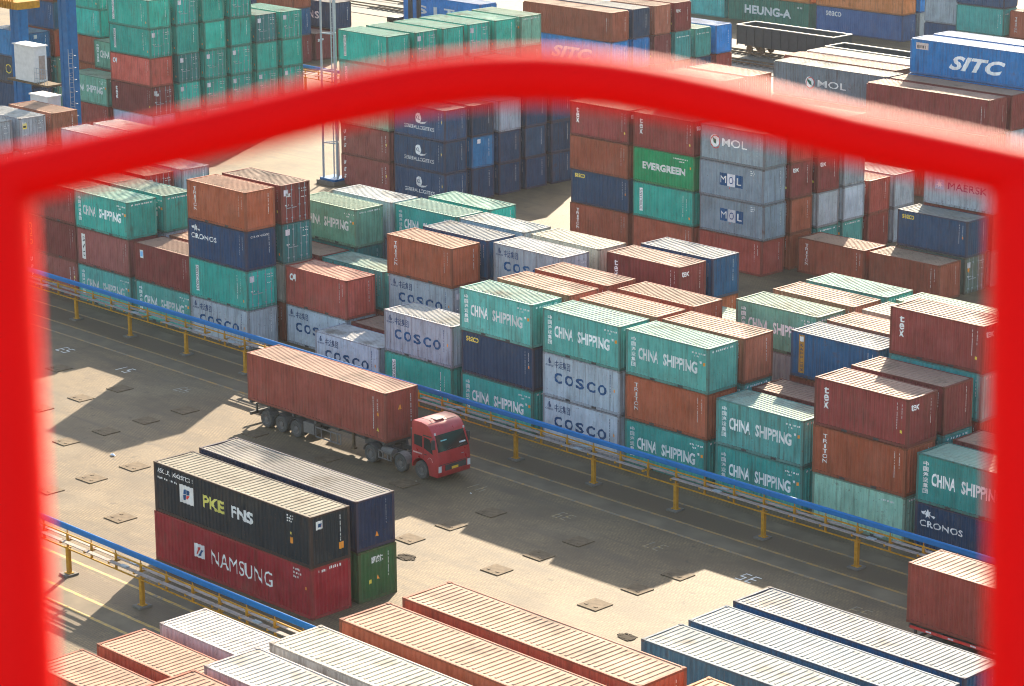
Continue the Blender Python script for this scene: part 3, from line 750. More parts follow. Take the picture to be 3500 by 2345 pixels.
# --- middle block: 13 bays of 20 ft, 6 rows
B1X = [-177.8, -166.1, -152.8, -146.6, -140.0, -133.9, -127.6, -121.2, -114.6, -107.8, -100.9, -94.4, -87.7, -80.9, -74.2]
B1Y = [103.45, 106.45, 109.65, 112.75, 115.95, 119.0]
block1 = {
 (0, 3): '? ? grey_door', (0, 4): '? ? grey_door', (0, 5): '? ? orange_brown',
 (1, 4): '? ? grey', (1, 5): '? ? white',
 (2, 0): 'ues gold maroon', (2, 1): '? ? red', (2, 2): '? ? tex_door', (2, 3): '? ? grey',
 (3, 0): 'china gvc china_deep', (3, 1): '? ? china_deep', (3, 2): '? cream', (3, 3): '? cream',
 (4, 0): 'china sticker', (4, 1): '? orange_brown', (4, 2): '? red', (4, 3): '? cream',
 (5, 0): 'cosco green_door cronos triton', (5, 1): 'brown beige green_door_dull tex_door', (5, 2): '? maroon', (5, 3): '? dark_teal china_green', (5, 4): '? grey grey',
 (6, 1): 'cosco cai', (6, 2): '? teal', (6, 3): '?', (6, 4): '? ? china_deep', (6, 5): '? ? green',
 (7, 0): 'cosco', (7, 1): 'maroon', (7, 2): '? cosco_door triton', (7, 3): '? ? navy_blue', (7, 4): '? ? grey',
 (8, 0): 'green cosco', (8, 1): 'maroon', (8, 2): 'brown', (8, 3): '? ? cosco_door', (8, 4): '? ? cream',
 (9, 0): 'china_deep seaco china', (9, 1): '? ? orange_brown', (9, 2): '? ? brown', (9, 3): '? maroon', (9, 4): '? ? tex', (9, 5): '? ? navy_blue',
 (10, 0): 'cosco cosco china', (10, 1): '? ? orange_brown', (10, 2): '? ? brown', (10, 3): '? cream', (10, 4): '? pale_green',
 (11, 0): 'china_deep triton china', (11, 1): '? ? orange_brown', (11, 2): 'brown', (11, 3): '? grey china_green', (11, 4): '? ? orange_brown', (11, 5): '? ? teal',
 (12, 0): 'china_deep china', (12, 1): '? maroon', (12, 2): '? brown raffles', (12, 3): '? ? orange_brown', (12, 4): '? ? cream', (12, 5): '? ? pale_green',
 (13, 0): 'pale_green triton tex', (13, 1): '? teal maroon', (13, 2): '? ? teal tex',
 (14, 0): 'cronos china_deep', (14, 1): '? maroon'}
for (b, r_), ks in block1.items():
    stack('middle block', b, 15, r_, B1X[b], B1Y[r_], ks.split(), group='containers of the middle block', detail=2)

# --- block behind the middle one
B2X = [-214.0, -206.6, -200.4, -193.6, -162.8, -156.2, -136.05, -129.5, -122.9, -116.1, -109.55]
B2Y = [141.45 + 3.02 * k for k in range(6)]
block2 = {
 (0, 0): 'navy wac blue_sticker', (0, 1): '? ? brown navy_blue maroon',
 (1, 1): '? ? brown green green_door', (1, 2): '? ? ? green green',
 (2, 0): 'red china_green', (2, 1): '? ? china_green',
 (3, 0): 'lilac tex_door cai green_door green', (3, 1): '? green_door green_door_dull green green_door', (3, 2): '? green_door green_door green green', (3, 3): '? green_door green_door green green_door',
 (3, 4): '? green_door green green_door_dull', (3, 5): '? green_door green green_door',
 (4, 0): 'ues ues pale_green green green', (4, 1): '? ? ? green_door green_door', (4, 2): '? ? ? green green', (4, 3): '? ? ? green_door green_door', (4, 4): '? ? ? green green', (4, 5): '? ? ? red china_green',
 (5, 0): 'gl gl gl', (5, 1): 'navy blue_sticker navy', (5, 2): 'navy navy grey', (5, 3): 'navy navy navy red', (5, 4): 'navy navy navy', (5, 5): 'navy navy navy',
 (6, 0): 'triton_dark seaco brown tex', (7, 0): 'brown green evergreen tex', (7, 1): '? ? ? maroon brown', (7, 2): '? ? ? maroon brown',
 (8, 0): 'red mol_box mol_box mol_eagle', (8, 1): '? brown tex red', (8, 2): '? grey tex red', (8, 3): '? grey grey red', (8, 4): 'red red', (8, 5): 'grey grey',
 (9, 1): 'triton_dark', (10, 1): 'brown', (10, 2): 'dark_door seaco', (10, 3): '? red maersk'}
for (b, r_), ks in block2.items():
    dy = -0.9 if b in (2, 3) else 0
    stack('block behind middle', b, 11, r_, B2X[b], B2Y[r_] + dy, ks.split(), group='containers of the block behind', detail=1)

# --- far blocks of 40 ft boxes
def far(block, rows, H=HC, L=L40, group='containers of the far blocks', detail=0):
    xs = sorted(set(r_[0] for r_ in rows)); ys = sorted(set(r_[1] for r_ in rows))
    for x, y, ks in rows:
        stack(block, xs.index(x), len(xs), ys.index(y), x, y, ks.split(), L, H, group, detail, 0.3)
far('far right block', [(-128.0, 171.0, 'brown ? maroon'.replace('?', 'brown')), (-128.0, 174.05, 'brown grey maroon'), (-128.4, 177.1, 'grey brown blue sitc'), (-128.4, 180.15, 'brown grey blue blue'),
     (-140.6, 174.05, 'brown brown mol_long'), (-142.0, 177.1, 'brown maroon brown'), (-142.0, 180.15, 'brown brown cream')])
far('far centre block', [(-182.0, 184.5, 'brown sitc brown'), (-182.0, 187.55, 'navy blue navy'), (-209.8, 193.6, 'blue sitc_wide')])
far('far centre 20ft block', [(-179.0, 190.6, 'brown tex_plain orange_brown'), (-179.0, 193.65, 'brown teal tex'), (-179.0, 196.7, 'navy teal'), (-179.0, 199.75, 'red blue'), (-185.9, 199.75, 'red grey')], L=L20)
far('far left block', [(-222.0, 183.6, 'maroon sinotrans')])
far('far left 20ft block', [(-218.4, 177.5, 'maroon navy_blue brown'), (-218.4, 180.5, 'ssp'), (-224.9, 180.5, 'brown navy maroon')], L=L20)
far('rearmost block', [(-197.6, 233.4, 'heung orange'), (-184.5, 233.4, 'seaco_far orange'), (-210.4, 233.4, 'teal blue')])
far('rearmost 20ft block', [(-181.4, 236.5, 'grey blue'), (-181.4, 239.6, 'teal maroon'), (-164.7, 228.7, 'grey teal navy'), (-157.9, 228.7, 'red triton_dark'), (-171.2, 231.8, 'navy grey navy'), (-157.9, 231.8, 'red red')], L=L20)

# --- boxes beside the road (two high) and the four-high block under the camera
G0 = 'long containers beside the road'
container('namsung', -97.35, 75.35, 0, L40, HS, 'crimson forty foot container under the black yellow-lettered one', G0, 2, 0.34, 2)
container('pke', -97.35, 75.35, 2.6, L40, HS, 'black forty foot container with yellow and white lettering on top', G0, 2, 0.34, 1)
container('kai', -97.45, 78.4, 0, L40, HS, 'olive green container on the ground behind the crimson one', G0, 2, 0.22, 2)
container('pke_blue', -97.45, 78.4, 2.6, L40, HS, 'midnight blue container beside the black yellow-lettered one', G0, 2, 0.21, 1)
for q, (yy, top) in enumerate(((75.25, 'blue steel'), (78.25, 'blue steel'), (81.25, 'blue steel'))):
    container(['navy_blue', 'grey', 'brown'][q], -63.9, yy, 0, L40, HS, '%s long container on ground, %s of three rows bottom right' % (K[['navy_blue', 'grey', 'brown'][q]][4], ['nearest', 'middle', 'farthest'][q]), G0, 1, 0.3, 1)
K['pale_blue'] = ((0.055, 0.15, 0.25), [], endcode, 0, 'faded steel blue')
container('pale_blue', -63.8, 75.25, 2.6, L40, HS, 'steel blue container with ribbed pale roof, nearest of three bottom right', G0, 2, 0.30, 1)
container('pale_blue', -63.8, 78.25, 2.6, L40, HS, 'steel blue container with dark soot stain, middle of three bottom right', G0, 2, 0.28, 2)
container('navy_blue', -64.0, 81.25, 2.6, L40, HS, 'navy container with dented pale roof, farthest of three bottom right', G0, 2, 0.25, 3)
GN = 'containers stacked under the camera'
near_rows = [(62.4, 'red', 'orange red container with long ribbed roof, farthest of the bottom row'), (59.25, 'red', 'orange red container at bottom centre, second row from the road'),
             (55.95, 'beige', 'beige container with rusty roof corner at bottom edge'), (53.0, 'white', 'off-white container at the bottom edge beside the beige one'), (50.0, 'red', 'pale red container cut off by the bottom edge')]
K['coral'] = ((0.38, 0.095, 0.045), [], endcode, 0, 'coral red')
for q, (yy, kd, lab) in enumerate(near_rows):
    for lv in range(3):
        container(['brown', 'grey', 'navy_blue'][(q + lv) % 3], -64.1, yy, lv * 2.603, L40, HS, '%s container, %s, %s row of the block under the camera' % (K[['brown', 'grey', 'navy_blue'][(q + lv) % 3]][4], ['ground level', 'second level', 'third level'][lv], ORD[q]), GN, 1, 0.3, 1)
    container('coral' if kd == 'red' else kd, -64.1, yy, 7.81, L40, HS, lab, GN, 2, 0.29, 1 + q % 3)
for q, (yy, kd, lab) in enumerate([(62.3, 'white', 'off-white low container at the lower left beside the pipe rack'), (59.0, 'coral', 'coral red low container at the lower left, second row'), (55.8, 'coral', 'coral red low container in the lower left corner')]):
    container(['navy_blue', 'brown', 'grey'][q], -79.3, yy, 0, L40, HS, '%s container under the %s one at lower left' % (K[['navy_blue', 'brown', 'grey'][q]][4], kd if q < 2 else 'corner coral'), GN, 1, 0.3, 1)
    container(kd, -79.3, yy, 2.603, L40, HS, lab, GN, 2, 0.29, 1 + q)
container('orange', -50.8, 62.4, 7.81, L40, HS, 'orange container with bright castings at the bottom edge, right of centre', GN, 2, 0.29, 2)
for lv in range(3):
    container(['grey', 'brown', 'red'][lv], -50.8, 62.4, lv * 2.603, L40, HS, '%s container, %s, under the orange one at the bottom edge' % (K[['grey', 'brown', 'red'][lv]][4], ['ground level', 'second level', 'third level'][lv]), GN, 1, 0.3, 1)

cm_ = core.mesh('container_core', plain('core_brown', (0.25, 0.07, 0.045), 0.55), recalc=False)
cm_.materials.append(plain('core_green', (0.08, 0.3, 0.25), 0.55)); cm_.materials.append(plain('core_grey', (0.3, 0.32, 0.35), 0.55))
cm_.polygons.foreach_set('material_index', [mm for mm in core_mat for _ in range(6)])
core_o = link('container_core', cm_); core_o['kind'] = 'stuff'
tag(core_o, 'containers buried inside the stacks, hidden from the camera', 'containers')
# ------------------------------------------------------------------ ground, lanes, lines, numbers
b = MB(); b.add([(-640, -340, 0), (340, -340, 0), (340, 640, 0), (-640, 640, 0)], [(0, 1, 2, 3)])
struct('ground', b.mesh('ground', 'ground', recalc=False))
def strip(name, y0, y1, xa, xb, z, mat, slope=-0.0105):
    bb = MB(); n = 24; vs = []
    for i in range(n + 1):
        x = xa + (xb - xa) * i / n; dy = slope * (x + 110)
        vs += [(x, y0 + dy, z), (x, y1 + dy, z)]
    bb.add(vs, [(2 * i, 2 * i + 2, 2 * i + 3, 2 * i + 1) for i in range(n)])
    return struct(name, bb.mesh(name, mat, recalc=False))
for nm, y0, y1 in (('crane_lane', 96.95, 98.25), ('crane_lane', 100.65, 101.9), ('crane_lane', 72.0, 73.2), ('crane_lane', 68.1, 69.6)):
    strip(nm, y0, y1, -230, -20, 0.004, 'lane')
for y in (96.85, 98.38, 100.6, 72.25, 69.65, 68.3):
    strip('lane_line', y - 0.10, y + 0.10, -230, -20, 0.008, 'line_yellow' if y < 80 else 'line_worn')
for y in (125.3, 127.2, 136.0, 164.5):
    strip('lane_line', y - 0.075, y + 0.075, -260, -60, 0.008, 'line_yellow', 0)
SEG = {'0': 'abcdef', '1': 'bc', '2': 'abged', '3': 'abgcd', '4': 'fgbc', '5': 'afgcd', '7': 'abc', '9': 'abcdfg'}
def bay_number(s, x, y, mat):
    """block figures, read from the far side of the road"""
    bb = MB(); w, h, t_ = 0.40, 0.92, 0.085
    for k, ch in enumerate(s):
        ox = (k - (len(s) - 1) / 2) * 0.62
        R_ = {'a': (-w / 2, w / 2, h / 2 - t_, h / 2), 'g': (-w / 2, w / 2, -t_ / 2, t_ / 2), 'd': (-w / 2, w / 2, -h / 2, -h / 2 + t_), 'f': (-w / 2, -w / 2 + t_, 0, h / 2), 'b': (w / 2 - t_, w / 2, 0, h / 2), 'e': (-w / 2, -w / 2 + t_, -h / 2, 0), 'c': (w / 2 - t_, w / 2, -h / 2, 0)}
        for q_, sg in enumerate(SEG[ch]):
            a0, a1, c0, c1 = R_[sg]
            bb.add([(-(ox + u), -v, 0.0005 * q_) for u, v in ((a0, c0), (a1, c0), (a1, c1), (a0, c1))], [(0, 1, 2, 3)])
    return struct('bay_number', bb.mesh('bay_number', mat, recalc=False), (x, y, 0.008))
for s, x, y, mt in (('53', -139.4, 95.02, 'line_white'), ('51', -132.8, 95.0, 'line_white'), ('49', -126.6, 94.8, 'line_faint'), ('41', -100.0, 94.6, 'line_faint_yellow'), ('39', -93.4, 94.5, 'line_faint_yellow'),
                    ('37', -86.8, 94.5, 'line_faint_yellow'), ('35', -80.4, 94.3, 'line_white'), ('33', -73.7, 94.6, 'line_faint_yellow')):
    bay_number(s, x, y, mt)

# steel corner plates set into the paving
def plate_mesh(v):
    bb = MB(); rg = random.Random(v)
    a, c = 0.62, 0.58
    bb.box(-a, a, -c, c, 0.0, 0.045)
    for px, py in ((-0.33, -0.25), (0.3, -0.25), (-0.33, 0.28), (0.3, 0.28))[:rg.choice((2, 3, 4))]:
        bb.box(px - 0.09, px + 0.09, py - 0.06, py + 0.06, 0.045, 0.068)
    return bb.mesh('corner_plate', 'rust', bevel=0.01)
pm = [plate_mesh(v) for v in range(4)]
px_ = [-136.1, -129.6, -123.0, -116.35, -109.8, -103.4, -96.55, -90.05, -83.2]
py_ = [92.2, 89.3, 86.35, 83.55, 80.6, 77.8]
seen = {(-136.1, 92.2), (-129.6, 92.2), (-129.6, 89.3), (-129.6, 86.35), (-123.0, 92.2), (-123.0, 89.3), (-123.0, 86.35), (-123.0, 83.55), (-116.35, 92.2), (-116.35, 83.55), (-116.35, 80.6), (-116.35, 77.8),
        (-109.8, 92.2), (-109.8, 77.8), (-103.4, 92.2), (-96.55, 92.2), (-96.55, 89.3), (-96.55, 86.35), (-90.05, 92.2), (-90.05, 89.3), (-90.05, 86.35), (-83.2, 92.2), (-83.2, 89.3), (-83.2, 86.35)}
COLW = {92.2: 'nearest the numbered line', 89.3: 'second from the numbered line', 86.35: 'third from the numbered line', 83.55: 'fourth from the numbered line', 80.6: 'fifth from the numbered line', 77.8: 'sixth from the numbered line'}
for ix, x in enumerate(px_):
    for y in py_:
        if (x, y) in seen:
            o = link('ground_plate', pm[random.randrange(4)], None, (x + random.uniform(-0.05, 0.05), y, 0.0), random.uniform(-0.03, 0.03))
            o.scale = (random.uniform(0.95, 1.1), random.uniform(0.95, 1.1), 1)
            tag(o, 'rusty square steel plate in paving, %s column from left, %s' % (ORD[ix], COLW[y]), 'plate', 'steel corner plates in the paving')
# two open pits with broken edging
for q, (x, y) in enumerate(((-94.6, 84.4), (-79.3, 84.4))):
    bb = MB(); rg = random.Random(q)
    for i in range(14):
        a = i * 0.449; r0 = rg.uniform(0.32, 0.48); s = rg.uniform(0.06, 0.14)
        cx, cy = r0 * math.cos(a), r0 * math.sin(a) * 0.8
        bb.box(cx - s, cx + s, cy - s * 0.7, cy + s * 0.7, 0.0, rg.uniform(0.015, 0.045))
    bb.box(-0.3, 0.3, -0.22, 0.22, 0.0, 0.02)
    tag(link('broken_plate', bb.mesh('broken_plate', 'soil', bevel=0.006), None, (x, y, 0.002)), 'broken dark plate with rubble edge in the sunlit paving, %s' % ('by the olive container' if q == 0 else 'nearer the bottom right'), 'rubble')
# litter
for q, (x, y, s, c, lab) in enumerate(((-107.0, 98.9, 0.22, (0.05, 0.3, 0.6), 'blue scrap of plastic on the road behind the pipe rack post'), (-118.9, 83.9, 0.25, (0.6, 0.62, 0.68), 'white and blue scrap lying by a steel plate at left'),
                           (-103.2, 92.9, 0.09, (0.7, 0.7, 0.7), 'tiny white scrap on the road below the truck cab'), (-99.6, 93.6, 0.1, (0.7, 0.7, 0.72), 'tiny white scrap near a worn yellow bay number'))):
    bb = MB(); rg = random.Random(q + 5); n = 7
    vs = [(s * rg.uniform(0.5, 1.2) * math.cos(6.28 * i / n), s * 0.6 * rg.uniform(0.5, 1.2) * math.sin(6.28 * i / n), rg.uniform(0.01, 0.07)) for i in range(n)] + [(0, 0, 0.12 * s / 0.2)]
    bb.add(vs, [(i, (i + 1) % n, n) for i in range(n)])
    tag(link('scrap', bb.mesh('scrap', 'marking'), None, (x, y, 0.004), 0, c), lab, 'litter')

# ------------------------------------------------------------------ pipe racks along the crane lanes
def rack(label, y0, xa, n_post, pitch, slope):
    root = thing('pipe_rack', label, 'pipe rack', (xa, y0 + slope * (xa + 110), 0), math.atan(slope))
    Lr = (n_post - 1) * pitch
    post = MB(); post.box(-0.105, 0.105, -0.09, 0.09, 0.1, 1.46); post.box(-0.2, 0.2, -0.16, 0.16, 0.1, 0.14); post.box(-0.16, 0.16, -0.12, 0.12, 1.46, 1.5)
    pmesh = post.mesh('post', 'yellow')
    foot = MB(); foot.box(-0.34, 0.34, -0.36, 0.36, -0.02, 0.1); fmesh = foot.mesh('footing', 'concrete', bevel=0.02)
    upr = MB(); upr.box(-0.05, 0.05, -0.045, 0.045, 1.40, 2.22); upr.box(-0.02, 0.02, -0.02, 0.02, 2.22, 2.42); umesh = upr.mesh('upright', 'yellow')
    arm = MB(); arm.box(-0.04, 0.04, -0.46, 0.42, 1.78, 1.86); arm.box(-0.04, 0.04, -0.46, -0.42, 1.84, 1.9); amesh = arm.mesh('bracket', 'yellow')
    sp = pitch / 3
    tr = MB(); tr.box(0, sp * 0.97, -0.12, 0.12, 0, 0.04); tmesh = tr.mesh('cable_tray', 'tray')
    lid = MB(); lid.box(0, 0.5, -0.12, 0.12, 0, 0.05); lmesh = lid.mesh('tray_joint', 'galv')
    for i in range(n_post):
        link('post', pmesh, root, (i * pitch, 0, 0)); link('footing', fmesh, root, (i * pitch + random.uniform(-0.04, 0.04), 0, 0), random.uniform(-0.1, 0.1))
    for i in range((n_post - 1) * 3 + 1):
        u = link('upright', umesh, root, (i * sp, 0, 0))
        link('bracket', amesh, u)
    for zz, nm in ((2.2, 'upper_rail'), (1.43, 'lower_rail')):
        r_ = MB(); r_.box(-0.3, Lr + 0.3, -0.10, -0.046, zz - 0.035, zz + 0.035); link(nm, r_.mesh(nm, 'yellow'), root)
    for i in range((n_post - 1) * 3):
        for yy in (-0.32, 0.26):
            if random.random() < 0.94:
                link('cable_tray', tmesh, root, (i * sp, yy + random.uniform(-0.02, 0.02), 1.862 + random.uniform(0, 0.008)))
        if i % 5 == 3:
            for yy in (-0.32, 0.26): link('tray_joint', lmesh, root, (i * sp + 0.9, yy, 1.91))
    for i in range(n_post - 1):                                    # blue cover, one length per bay
        c = MB(); y_, z0, z1 = 0.0, 2.40, 2.70
        c.prism([(-0.05, z0), (0.05, z0), (0.065, z0 + 0.05), (0.065, z1 - 0.05), (0.02, z1), (-0.02, z1), (-0.065, z1 - 0.05), (-0.065, z0 + 0.05)], 0, pitch - 0.008, 'yz')
        if i == 0: cm = c.mesh('pipe_cover', 'blue')
        link('pipe_cover', cm, root, (i * pitch, 0, 0))
    return root
rack('blue capped yellow rack with cable trays along the container block', 99.62, -175.95, 19, 6.15, -0.012)
rack('blue capped yellow rack with cable trays at lower left', 70.95, -147.7, 16, 6.15, -0.012)
rack('distant blue capped yellow rack beyond the tall green stack', 167.8, -245.0, 12, 6.15, 0.0)

# ------------------------------------------------------------------ trucks
def wheel_meshes():
    t = MB(); t.lathe([(0.30, -0.14), (0.47, -0.145), (0.515, -0.10), (0.525, 0.0), (0.515, 0.10), (0.47, 0.145), (0.30, 0.14)], 28)
    r = MB(); r.lathe([(0.31, 0.13), (0.31, -0.13), (0.28, -0.13), (0.25, -0.06), (0.15, -0.03), (0.14, -0.10), (0.05, -0.12), (0.001, -0.12), (0.001, 0.1)], 20)
    for i in range(10):
        a = 0.628 * i
        r.box(0.19 * math.cos(a) - 0.018, 0.19 * math.cos(a) + 0.018, -0.075, -0.04, 0.19 * math.sin(a) - 0.018, 0.19 * math.sin(a) + 0.018)
    return t.mesh('tyre', 'tyre', smooth=True), r.mesh('rim', 'rim', smooth=True)
TY, RI = wheel_meshes()
def wheel(parent, x, y, dual=False, flip=False):
    w = link('wheel', TY, parent, (x, y, 0.525), math.pi if flip else 0)
    w.name = 'wheel'
    link('rim', RI, w)
    if dual:
        link('tyre', TY, w, (0, 0.31, 0))
    return w
def trailer(label, x, y, reflect=False):
    t = thing('semi_trailer', label, 'trailer', (x, y, 0))       # x = container centre, y = near face
    ch = MB()
    for yy in (0.72, 1.72): ch.box(-6.0, 6.0, yy - 0.07, yy + 0.07, 0.98, 1.36)
    for xx in (-5.9, -4.2, -2.0, 0.0, 2.0, 4.2, 5.9): ch.box(xx - 0.09, xx + 0.09, 0.04, 2.4, 1.22, 1.385)
    link('chassis', ch.mesh('chassis', 'chassis'), t)
    for xx in (-4.47, -3.10, -1.75):
        xx += 0.0
        wheel(t, xx, 0.17, True); wheel(t, xx, 2.27, True, True)
        ax = MB(); ax.tube([(xx, 0.1, 0.525), (xx, 2.34, 0.525)], 0.07, 8); link('axle', ax.mesh('axle', 'chassis'), t)
        fd = MB(); pr = []
        for k in range(9):
            a = math.pi * (0.08 + 0.84 * k / 8); pr.append((xx - 0.64 * math.cos(a), 0.53 + 0.62 * math.sin(a)))
        q = [(p[0], p[1]) for p in pr] + [(xx + (p[0] - xx) * 0.965, 0.53 + (p[1] - 0.53) * 0.965) for p in reversed(pr)]
        fd.prism(q, -0.02, 0.62); link('mudguard', fd.mesh('mudguard', 'chassis'), t)
    bx = MB(); bx.box(-1.05, -0.1, 0.02, 0.55, 0.5, 1.15); link('tool_box', bx.mesh('tool_box', 'rim', bevel=0.02), t)
    sg = MB(); xa, xb = 0.02, 2.25
    sg.box(xa, xb, 0.02, 0.06, 0.98, 1.06); sg.box(xa, xb, 0.02, 0.06, 0.42, 0.50)
    for xx in (xa, 0.5, 1.3, 1.9, xb - 0.06): sg.box(xx, xx + 0.07, 0.015, 0.065, 0.42, 1.06)
    link('side_guard', sg.mesh('side_guard', 'rim'), t)
    for yy in (0.5, 1.95):
        lg = MB(); lg.box(2.75, 2.89, yy - 0.07, yy + 0.07, 0.32, 1.3); lg.box(2.70, 2.94, yy - 0.13, yy + 0.13, 0.24, 0.33); link('landing_leg', lg.mesh('landing_leg', 'rust'), t)
    bp = MB(); bp.box(-6.08, -5.95, 0.1, 2.34, 0.45, 0.62); bp.box(-6.05, -5.95, 0.55, 0.65, 0.45, 1.1); bp.box(-6.05, -5.95, 1.8, 1.9, 0.45, 1.1); link('rear_bumper', bp.mesh('rear_bumper', 'chassis'), t)
    if reflect:
        for i in range(8):
            r_ = MB(); r_.box(-5.6 + i * 0.62, -5.6 + i * 0.62 + 0.3, -0.012, 0.0, 1.24, 1.31)
            link('reflector', cached('refl%d' % i, lambda: r_.mesh('reflector', 'marking')), t, color=REDC if i % 2 == 0 else WHT)
        rl = MB(); rl.box(-5.9, -0.6, 0.0, 0.05, 1.2, 1.34); link('side_rail', rl.mesh('side_rail', 'clean'), t, color=(0.5, 0.03, 0.03))
    return t
def tractor(label, xf, y):
    """xf = front of the cab, y = near side of the cab"""
    t = thing('road_tractor', label, 'truck', (xf, y, 0))
    W = 2.42
    c = (0.30, 0.004, 0.007)
    arch = []
    for k in range(9):
        a = math.pi * k / 8; arch.append((-1.43 + 0.66 * math.cos(a), 0.60 + 0.62 * math.sin(a)))
    prof = [(-0.06, 0.36), (0.0, 0.5), (0.02, 0.98), (-0.02, 1.35), (-0.09, 1.86), (-0.42, 2.72), (-0.66, 3.08), (-0.92, 3.24), (-1.3, 3.31), (-1.98, 3.30), (-2.10, 3.16), (-2.14, 1.1), (-2.14, 0.62)] + list(reversed(arch)) + [(-0.72, 0.36)]
    bb = MB(); bb.prism(prof, 0, W)
    body = bb.mesh('cab_body', 'clean', bevel=0.05, smooth=True)
    link('cab_body', body, t, color=c)
    def front_quad(bld, x0, z0, x1, z1, ya, yb, ta, tb, off):
        nx, nz = (z1 - z0), -(x1 - x0); ln = math.hypot(nx, nz); nx, nz = nx / ln * off, nz / ln * off
        bld.add([(x0 + nx, ya, z0 + nz), (x0 + nx, yb, z0 + nz), (x1 + nx, tb, z1 + nz), (x1 + nx, ta, z1 + nz), (x0 - nx, ya, z0 - nz), (x0 - nx, yb, z0 - nz), (x1 - nx, tb, z1 - nz), (x1 - nx, ta, z1 - nz)],
                [(0, 1, 2, 3), (4, 7, 6, 5), (0, 4, 5, 1), (1, 5, 6, 2), (2, 6, 7, 3), (3, 7, 4, 0)])
    g = MB(); front_quad(g, -0.075, 1.80, -0.40, 2.68, 0.10, W - 0.10, 0.17, W - 0.17, 0.012)
    ws = link('windscreen', g.mesh('windscreen', 'glass'), t)
    s1 = MB(); front_quad(s1, -0.20, 2.12, -0.29, 2.36, 0.17, 0.42, 0.19, 0.4, 0.016); link('sticker', s1.mesh('sticker', 'marking'), ws, color=(0.1, 0.3, 0.5))
    s2 = MB(); front_quad(s2, -0.14, 1.96, -0.19, 2.09, 1.30, 1.62, 1.30, 1.62, 0.016); link('sticker', s2.mesh('sticker', 'marking'), ws, color=(0.6, 0.65, 0.45))
    s3 = MB(); front_quad(s3, -0.15, 2.0, -0.18, 2.08, 1.75, 2.2, 1.75, 2.2, 0.016); link('sticker', s3.mesh('sticker', 'marking'), ws, color=(0.6, 0.62, 0.62))
    s4 = MB(); front_quad(s4, -0.27, 2.32, -0.29, 2.38, 0.45, 0.9, 0.45, 0.9, 0.016); link('sticker', s4.mesh('sticker', 'marking'), ws, color=(0.2, 0.5, 0.5))
    for poly, nm in (([(-0.42, 1.62), (-1.12, 1.86), (-1.12, 2.5), (-0.66, 2.44), (-0.50, 2.2)], 'door_window'), ([(-1.26, 1.88), (-1.92, 1.94), (-1.92, 2.52), (-1.26, 2.52)], 'rear_window')):
        for yy in (-0.006, W - 0.004):
            w = MB(); w.prism(poly, yy, yy + 0.01); link(nm, w.mesh(nm, 'glass'), t)
    dr = MB()                                                   # door seams and a handle
    for (xa, za, xb, zb) in ((-1.19, 1.28, -1.19, 2.6), (-1.19, 2.62, -0.5, 2.56), (-0.33, 1.2, -0.33, 1.7)):
        dr.box(min(xa, xb) - 0.008, max(xa, xb) + 0.008, -0.004, 0.002, min(za, zb), max(za, zb) + 0.016)
    link('door_seam', dr.mesh('door_seam', 'dark'), t)
    hd = MB(); hd.box(-1.08, -0.9, -0.03, 0.0, 1.5, 1.54); link('door_handle', hd.mesh('door_handle', 'dark'), t)
    pt = MB()
    for i in range(9): pt.box(-2.02 + i * 0.085, -2.02 + i * 0.085 + 0.05, -0.003, 0.002, 1.46, 1.54)
    link('door_lettering', pt.mesh('door_lettering', 'marking'), t, color=(0.5, 0.42, 0.4))
    sw = MB(); sw.tube([(-0.82, -0.004, 1.28), (-0.68, -0.004, 1.40), (-0.52, -0.004, 1.36), (-0.44, -0.004, 1.18)], 0.016, 5); link('side_stripe', sw.mesh('side_stripe', 'marking'), t, color=(0.55, 0.3, 0.3))
    gr = MB(); gr.box(0.012, 0.04, 0.52, W - 0.34, 0.70, 1.02); link('grille', gr.mesh('grille', 'dark'), t)
    seam = MB(); seam.box(0.0, 0.03, 0.05, W - 0.05, 1.06, 1.09); link('bumper_seam', seam.mesh('bumper_seam', 'dark'), t)
    npb = MB(); npb.box(0.042, 0.055, 0.98, 1.46, 0.72, 0.86); link('number_plate', npb.mesh('number_plate', 'plate_yellow'), t)
    em = MB(); em.box(0.0, 0.022, 1.75, 1.92, 1.44, 1.47); link('badge', em.mesh('badge', 'galv'), t)
    for y0, y1 in ((0.02, 0.24), (W - 0.24, W - 0.02)):
        hl = MB(); hl.box(-0.05, 0.032, y0, y1, 0.66, 1.02); link('headlight', hl.mesh('headlight', 'lamp', bevel=0.02), t)
    for yy in (-0.18, W + 0.02):
        mi = MB(); mi.box(-0.34, -0.2, yy, yy + 0.16, 1.98, 2.5); mi.tube([(-0.3, yy + 0.08, 2.5), (-0.42, 0.1 if yy < 0 else W - 0.1, 2.62)], 0.018, 6); link('mirror', mi.mesh('mirror', 'dark', bevel=0.015), t)
    ht = MB(); ht.box(-1.5, -1.0, 0.85, 1.5, 3.30, 3.335); link('roof_hatch', ht.mesh('roof_hatch', 'tray', bevel=0.01), t)
    rl = MB(); rl.box(-0.95, -0.92, 0.2, W - 0.2, 3.232, 3.252); rl.box(-1.9, -0.98, 0.55, 0.58, 3.30, 3.32); link('roof_seam', rl.mesh('roof_seam', 'dark'), t)
    for yy in (0.12, W - 0.16):
        ml = MB(); ml.box(-0.44, -0.36, yy, yy + 0.07, 2.70, 2.82); link('marker_lamp', ml.mesh('marker_lamp', 'lamp', bevel=0.012), t)
    wp = MB(); wp.tube([(-0.055, 0.6, 1.80), (-0.10, 1.15, 1.93)], 0.012, 5); wp.tube([(-0.055, 1.4, 1.80), (-0.10, 1.95, 1.93)], 0.012, 5); link('wiper', wp.mesh('wiper', 'dark'), t)
    ch = MB()
    for yy in (0.78, 1.66): ch.box(-6.9, -0.3, yy - 0.05, yy + 0.05, 0.72, 0.98)
